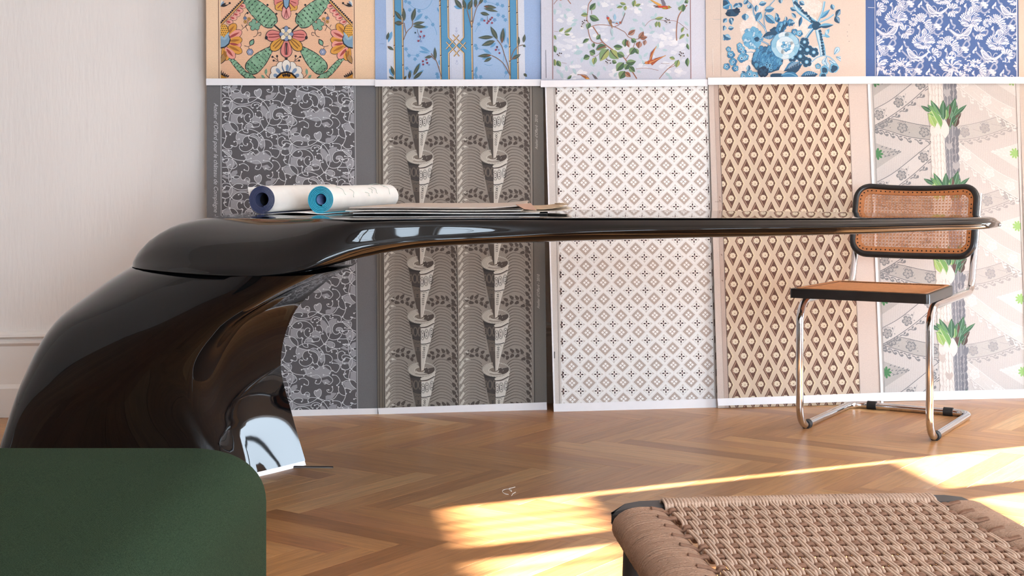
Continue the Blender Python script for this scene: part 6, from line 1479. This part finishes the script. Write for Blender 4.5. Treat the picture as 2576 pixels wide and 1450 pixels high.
mb.add(vs, fs); mb.build('cane_border', m_cane_d, chair, smooth=True, angle=40)
mid = rpath(BW-.050, BH-.050, BR-.024, n=16, m=40)
mb = MB(); acc = 0; last = mid[-1]
for (u, v) in mid:
    acc += math.hypot(u-last[0], v-last[1]); last = (u, v)
    if acc >= .0122:
        acc = 0; mb.add([backP(u+.0027*math.cos(2*math.pi*k/9), v+.0027*math.sin(2*math.pi*k/9), .0062) for k in range(9)], [tuple(range(9))])
o = mb.build('drilled_hole', m_hole, chair); o['kind'] = 'stuff'; o['label'] = 'row of dark drilled holes round the cane border'
cane('cane_back', lambda u, v, d: backP(u, v, d), BW-.066, BH-.066, 32, 17, chair)['label'] = 'open hexagonal cane panel of the backrest'

# ------------------------------------------------------------------ woven cord stool in front
m_ebon = mat('charcoal_wood', '#3a3838', 0.55, noise=((60, 60, 60), 0.15))
m_cord = mat('paper_cord', '#c8a993', 0.85, noise=((30, 30, 30), 0.08), bump=((330, 330, 330), 0.6, .002))
m_cordd = mat('paper_cord_brown', '#a58169', 0.85, noise=((30, 30, 30), 0.1), bump=((330, 330, 330), 0.8, .003))
stool = empty('woven_stool', (0.432, 1.825, 0), math.radians(5))
tag(stool, 'low stool with a woven beige cord seat and charcoal wooden frame, front right', 'stool')
ST = 0.38
# frame: front and back rails bowed outwards, side rails, legs
for s in (1, -1):
    mb = MB(); rings = []
    for k in range(25):
        x = -.272+.544*k/24; e = max(0, abs(x)-.235)/.037; bow = .016*(1-(x/.27)**2)
        y0, y1 = .214+bow*0.4, .252+bow+.006*(1-e); zt = ST-.0035-.003*(1-(x/.27)**2)*0-0.010*e*e; zb = ST-.042+.014*e*e
        if e > 0: y0, y1 = y0+.016*e*e, y1-.024*e*e
        c = .004
        rings.append([Vector((x, s*y, z_)) for y, z_ in ((y0, zb+c), (y0+c, zb), (y1-c, zb), (y1, zb+c), (y1, zt-c), (y1-c, zt), (y0+c, zt), (y0, zt-c))])
    mb.loft(rings); mb.build('wood_rail', m_ebon, stool, smooth=True, angle=35)
for sx in (1, -1):
    mb = MB(); mb.box(sx*.262 if sx < 0 else .212, -.212 if sx < 0 else .262, -.225, .225, ST-.040, ST-.010); mb.build('side_rail', m_ebon, stool, bevel=.006)
    for sy in (1, -1):
        mb = MB(); mb.tube([(sx*.236, sy*.222, ST-.03), (sx*.243, sy*.226, .2), (sx*.250, sy*.230, .001)], [.019, .017, .013], 12); mb.build('leg', m_ebon, stool, smooth=True, angle=40)
mb = MB()
for sy in (1, -1): mb.box(-.235, .235, sy*.222-.009, sy*.222+.009, .17, .19)
# cord wound closely round the side rails
rr = random.Random(6)
for sx in (1, -1):
    mb = MB(); y = -.203
    while y < .204:
        r = .0027*rr.uniform(.85, 1.12); ctl = [(.200, -.006), (.214, .0015), (.236, .0030), (.256, -.001), (.270, -.012), (.273, -.026), (.264, -.040), (.236, -.046), (.208, -.042), (.197, -.024)]
        tw = rr.uniform(-.0022, .0022)
        pts = [Vector((sx*x, y+tw*math.sin(x*30+z_*40), ST+z_-.004)) for x, z_ in cr(ctl, 2, True)]
        mb.tube(pts, r, 5, closed=True); y += .0051*rr.uniform(.9, 1.1)
    o = mb.build('wound_cord', m_cordd, stool, smooth=True); o['kind'] = 'stuff'; o['label'] = 'brown cord wound closely round a side rail'
    # fibre ridges pulled from the winding into the weave
# short wraps between the warps over front and back rail
for s in (1, -1):
    mb = MB(); x = -.197
    while x < .198:
        ctl = [(.214, -.002), (.228, .0032), (.243, .0034), (.252, -.004), (.254, -.022), (.244, -.044), (.224, -.046), (.208, -.030)]
        bow = .010*(1-(x/.27)**2)-.010
        mb.tube([Vector((x, s*(y+bow), ST+z_-.0005)) for y, z_ in cr(ctl, 2, True)], .0024, 5, closed=True); x += .0049
    o = mb.build('rail_wrap', m_cord, stool, smooth=True); o['kind'] = 'stuff'; o['label'] = 'pale cord wrapped over the wooden rail'
WP, FP = .0098, .0490           # pitch of warp pairs and of wefts
WY = [.192-FP*k for k in range(9)]
m_weft = mat('paper_cord_weft', '#86604a', 0.85, noise=((30, 30, 30), 0.1), bump=((330, 330, 330), 0.6, .002))
for i in range(40):
    x0 = -.1911+i*WP; mb = MB()
    und = [y for j, y in enumerate(WY) if (i+j) % 2 == 0]
    for s in (-1, 1):
        pts = []
        for k in range(157):
            y = .234-.468*k/156
            dip = sum(math.exp(-((y-u)/.0150)**4) for u in und)
            e = max(0, (abs(y)-.205)/.029)
            pts.append(Vector((x0+.00222*s+.0006*math.sin(y*60+i), y, ST-.0008-.0112*dip+.0042*e)))
        mb.tube(pts, .00215, 6)
    mb.build('warp_cord', m_cord, stool, smooth=True)
for j, y in enumerate(WY):
    mb = MB()
    for s in (-1, 1):
        pts = []
        for k in range(241):
            x = -.222+.444*k/240; ph = (x+.1911)/WP*math.pi; e = max(0, (abs(x)-.196)/.026)
            pts.append(Vector((x, y+.0030*s*(1-.3*e), ST-.0042+.0031*max(-1, min(1, 1.7*math.cos(ph)))*(1 if j % 2 == 0 else -1)*(1-min(1, e*2))+.006*e)))
        mb.tube(pts, .0024, 6)
    mb.build('weft_cord', m_weft, stool, smooth=True)

# ------------------------------------------------------------------ green upholstered seat block, front left
m_green = bpy.data.materials.new('green_twill'); m_green.use_nodes = True
nt = m_green.node_tree; b = nt.nodes['Principled BSDF']; tc = nt.nodes.new('ShaderNodeTexCoord')
wv = nt.nodes.new('ShaderNodeTexWave'); wv.inputs['Scale'].default_value = 190; wv.inputs['Distortion'].default_value = 1.2; wv.inputs['Detail'].default_value = 2; wv.bands_direction = 'DIAGONAL'
nz = nt.nodes.new('ShaderNodeTexNoise'); nz.inputs['Scale'].default_value = 700; nz.inputs['Detail'].default_value = 2
nt.links.new(tc.outputs['Object'], wv.inputs[0]); nt.links.new(tc.outputs['Object'], nz.inputs['Vector'])
mm = nt.nodes.new('ShaderNodeMath'); mm.operation = 'MULTIPLY_ADD'; mm.inputs[1].default_value = 0.35; nt.links.new(wv.outputs['Fac'], mm.inputs[0]); nt.links.new(nz.outputs['Fac'], mm.inputs[2])
rp = nt.nodes.new('ShaderNodeValToRGB'); rp.color_ramp.elements[0].position = .4; rp.color_ramp.elements[0].color = (*hx('#1b261c'), 1); rp.color_ramp.elements[1].position = .92; rp.color_ramp.elements[1].color = (*hx('#3a4b38'), 1)
nt.links.new(mm.outputs[0], rp.inputs[0]); nt.links.new(rp.outputs[0], b.inputs['Base Color'])
bp = nt.nodes.new('ShaderNodeBump'); bp.inputs['Strength'].default_value = .5; bp.inputs['Distance'].default_value = .0012; nt.links.new(mm.outputs[0], bp.inputs['Height']); nt.links.new(bp.outputs[0], b.inputs['Normal'])
b.inputs['Roughness'].default_value = .95; b.inputs['Specular IOR Level'].default_value = .05
pouf = wempty('upholstered_bench', (-.85, 1.75, 0)); tag(pouf, 'dark green upholstered bench with soft rounded corners, front left', 'bench')
def cushion(x0, x1, y0, y1, z0, z1, r, rv):
    mb = MB(); rings = []
    cx, cy = (x0+x1)/2, (y0+y1)/2
    def ring(ins, z_):
        w, d = (x1-x0)/2-ins, (y1-y0)/2-ins; q = max(.01, r-ins*.3); out = []
        for sx, sy, a0 in ((1, 1, 0), (-1, 1, 90), (-1, -1, 180), (1, -1, 270)):
            for k in range(13):
                a = math.radians(a0+90*k/12); out.append(Vector((cx+sx*(w-q)+q*math.cos(a), cy+sy*(d-q)+q*math.sin(a), z_)))
        return out
    rings.append(ring(.03, z0)); rings.append(ring(.006, z0+.012)); rings.append(ring(0, z0+.04))
    for k in range(4): rings.append(ring(0, z0+.04+(z1-rv-z0-.04)*(k+1)/5))
    for k in range(13):
        a = math.pi/2*k/12; rings.append(ring(rv*(1-math.cos(a)), z1-rv+rv*math.sin(a)))
    for ins in (.12, .16, .20, .24): rings.append(ring(ins, z1+.004*(ins-.08)/.16))
    mb.loft(rings); return mb
cushion(-1.35, -.378, 1.25, 2.27, .045, .428, .075, .085).build('seat_block', m_green, pouf, smooth=True)
for x in (-1.2, -.52):
    for y in (1.4, 2.1):
        mb = MB(); mb.tube([(x, y, .06), (x, y, .001)], [.02, .016], 12); mb.build('foot', m_ebon, pouf, smooth=True, angle=40)

# ------------------------------------------------------------------ curl of thread on the floor
def fl(x, y):
    Z = 0.85*F/(y-HY); return Vector(((x-CX)/F*Z, Z, 0.0012))
mb = MB(); mb.tube([fl(x, y)+Vector((0, 0, .0004*k)) for k, (x, y) in enumerate(cr([(1279, 1246), (1268, 1245), (1264, 1240), (1274, 1238), (1284, 1240), (1287, 1248), (1280, 1243), (1290, 1242), (1296, 1242)], 5))], .0009, 5)
mb.tube([fl(x, y) for x, y in cr([(1287, 1249), (1290, 1244), (1297, 1240)], 4)], .0008, 5)
tag(mb.build('thread', mat('white_thread', '#f0ebe4', .8), None, smooth=True), 'small curl of white thread lying on the parquet by the sun patch', 'thread')
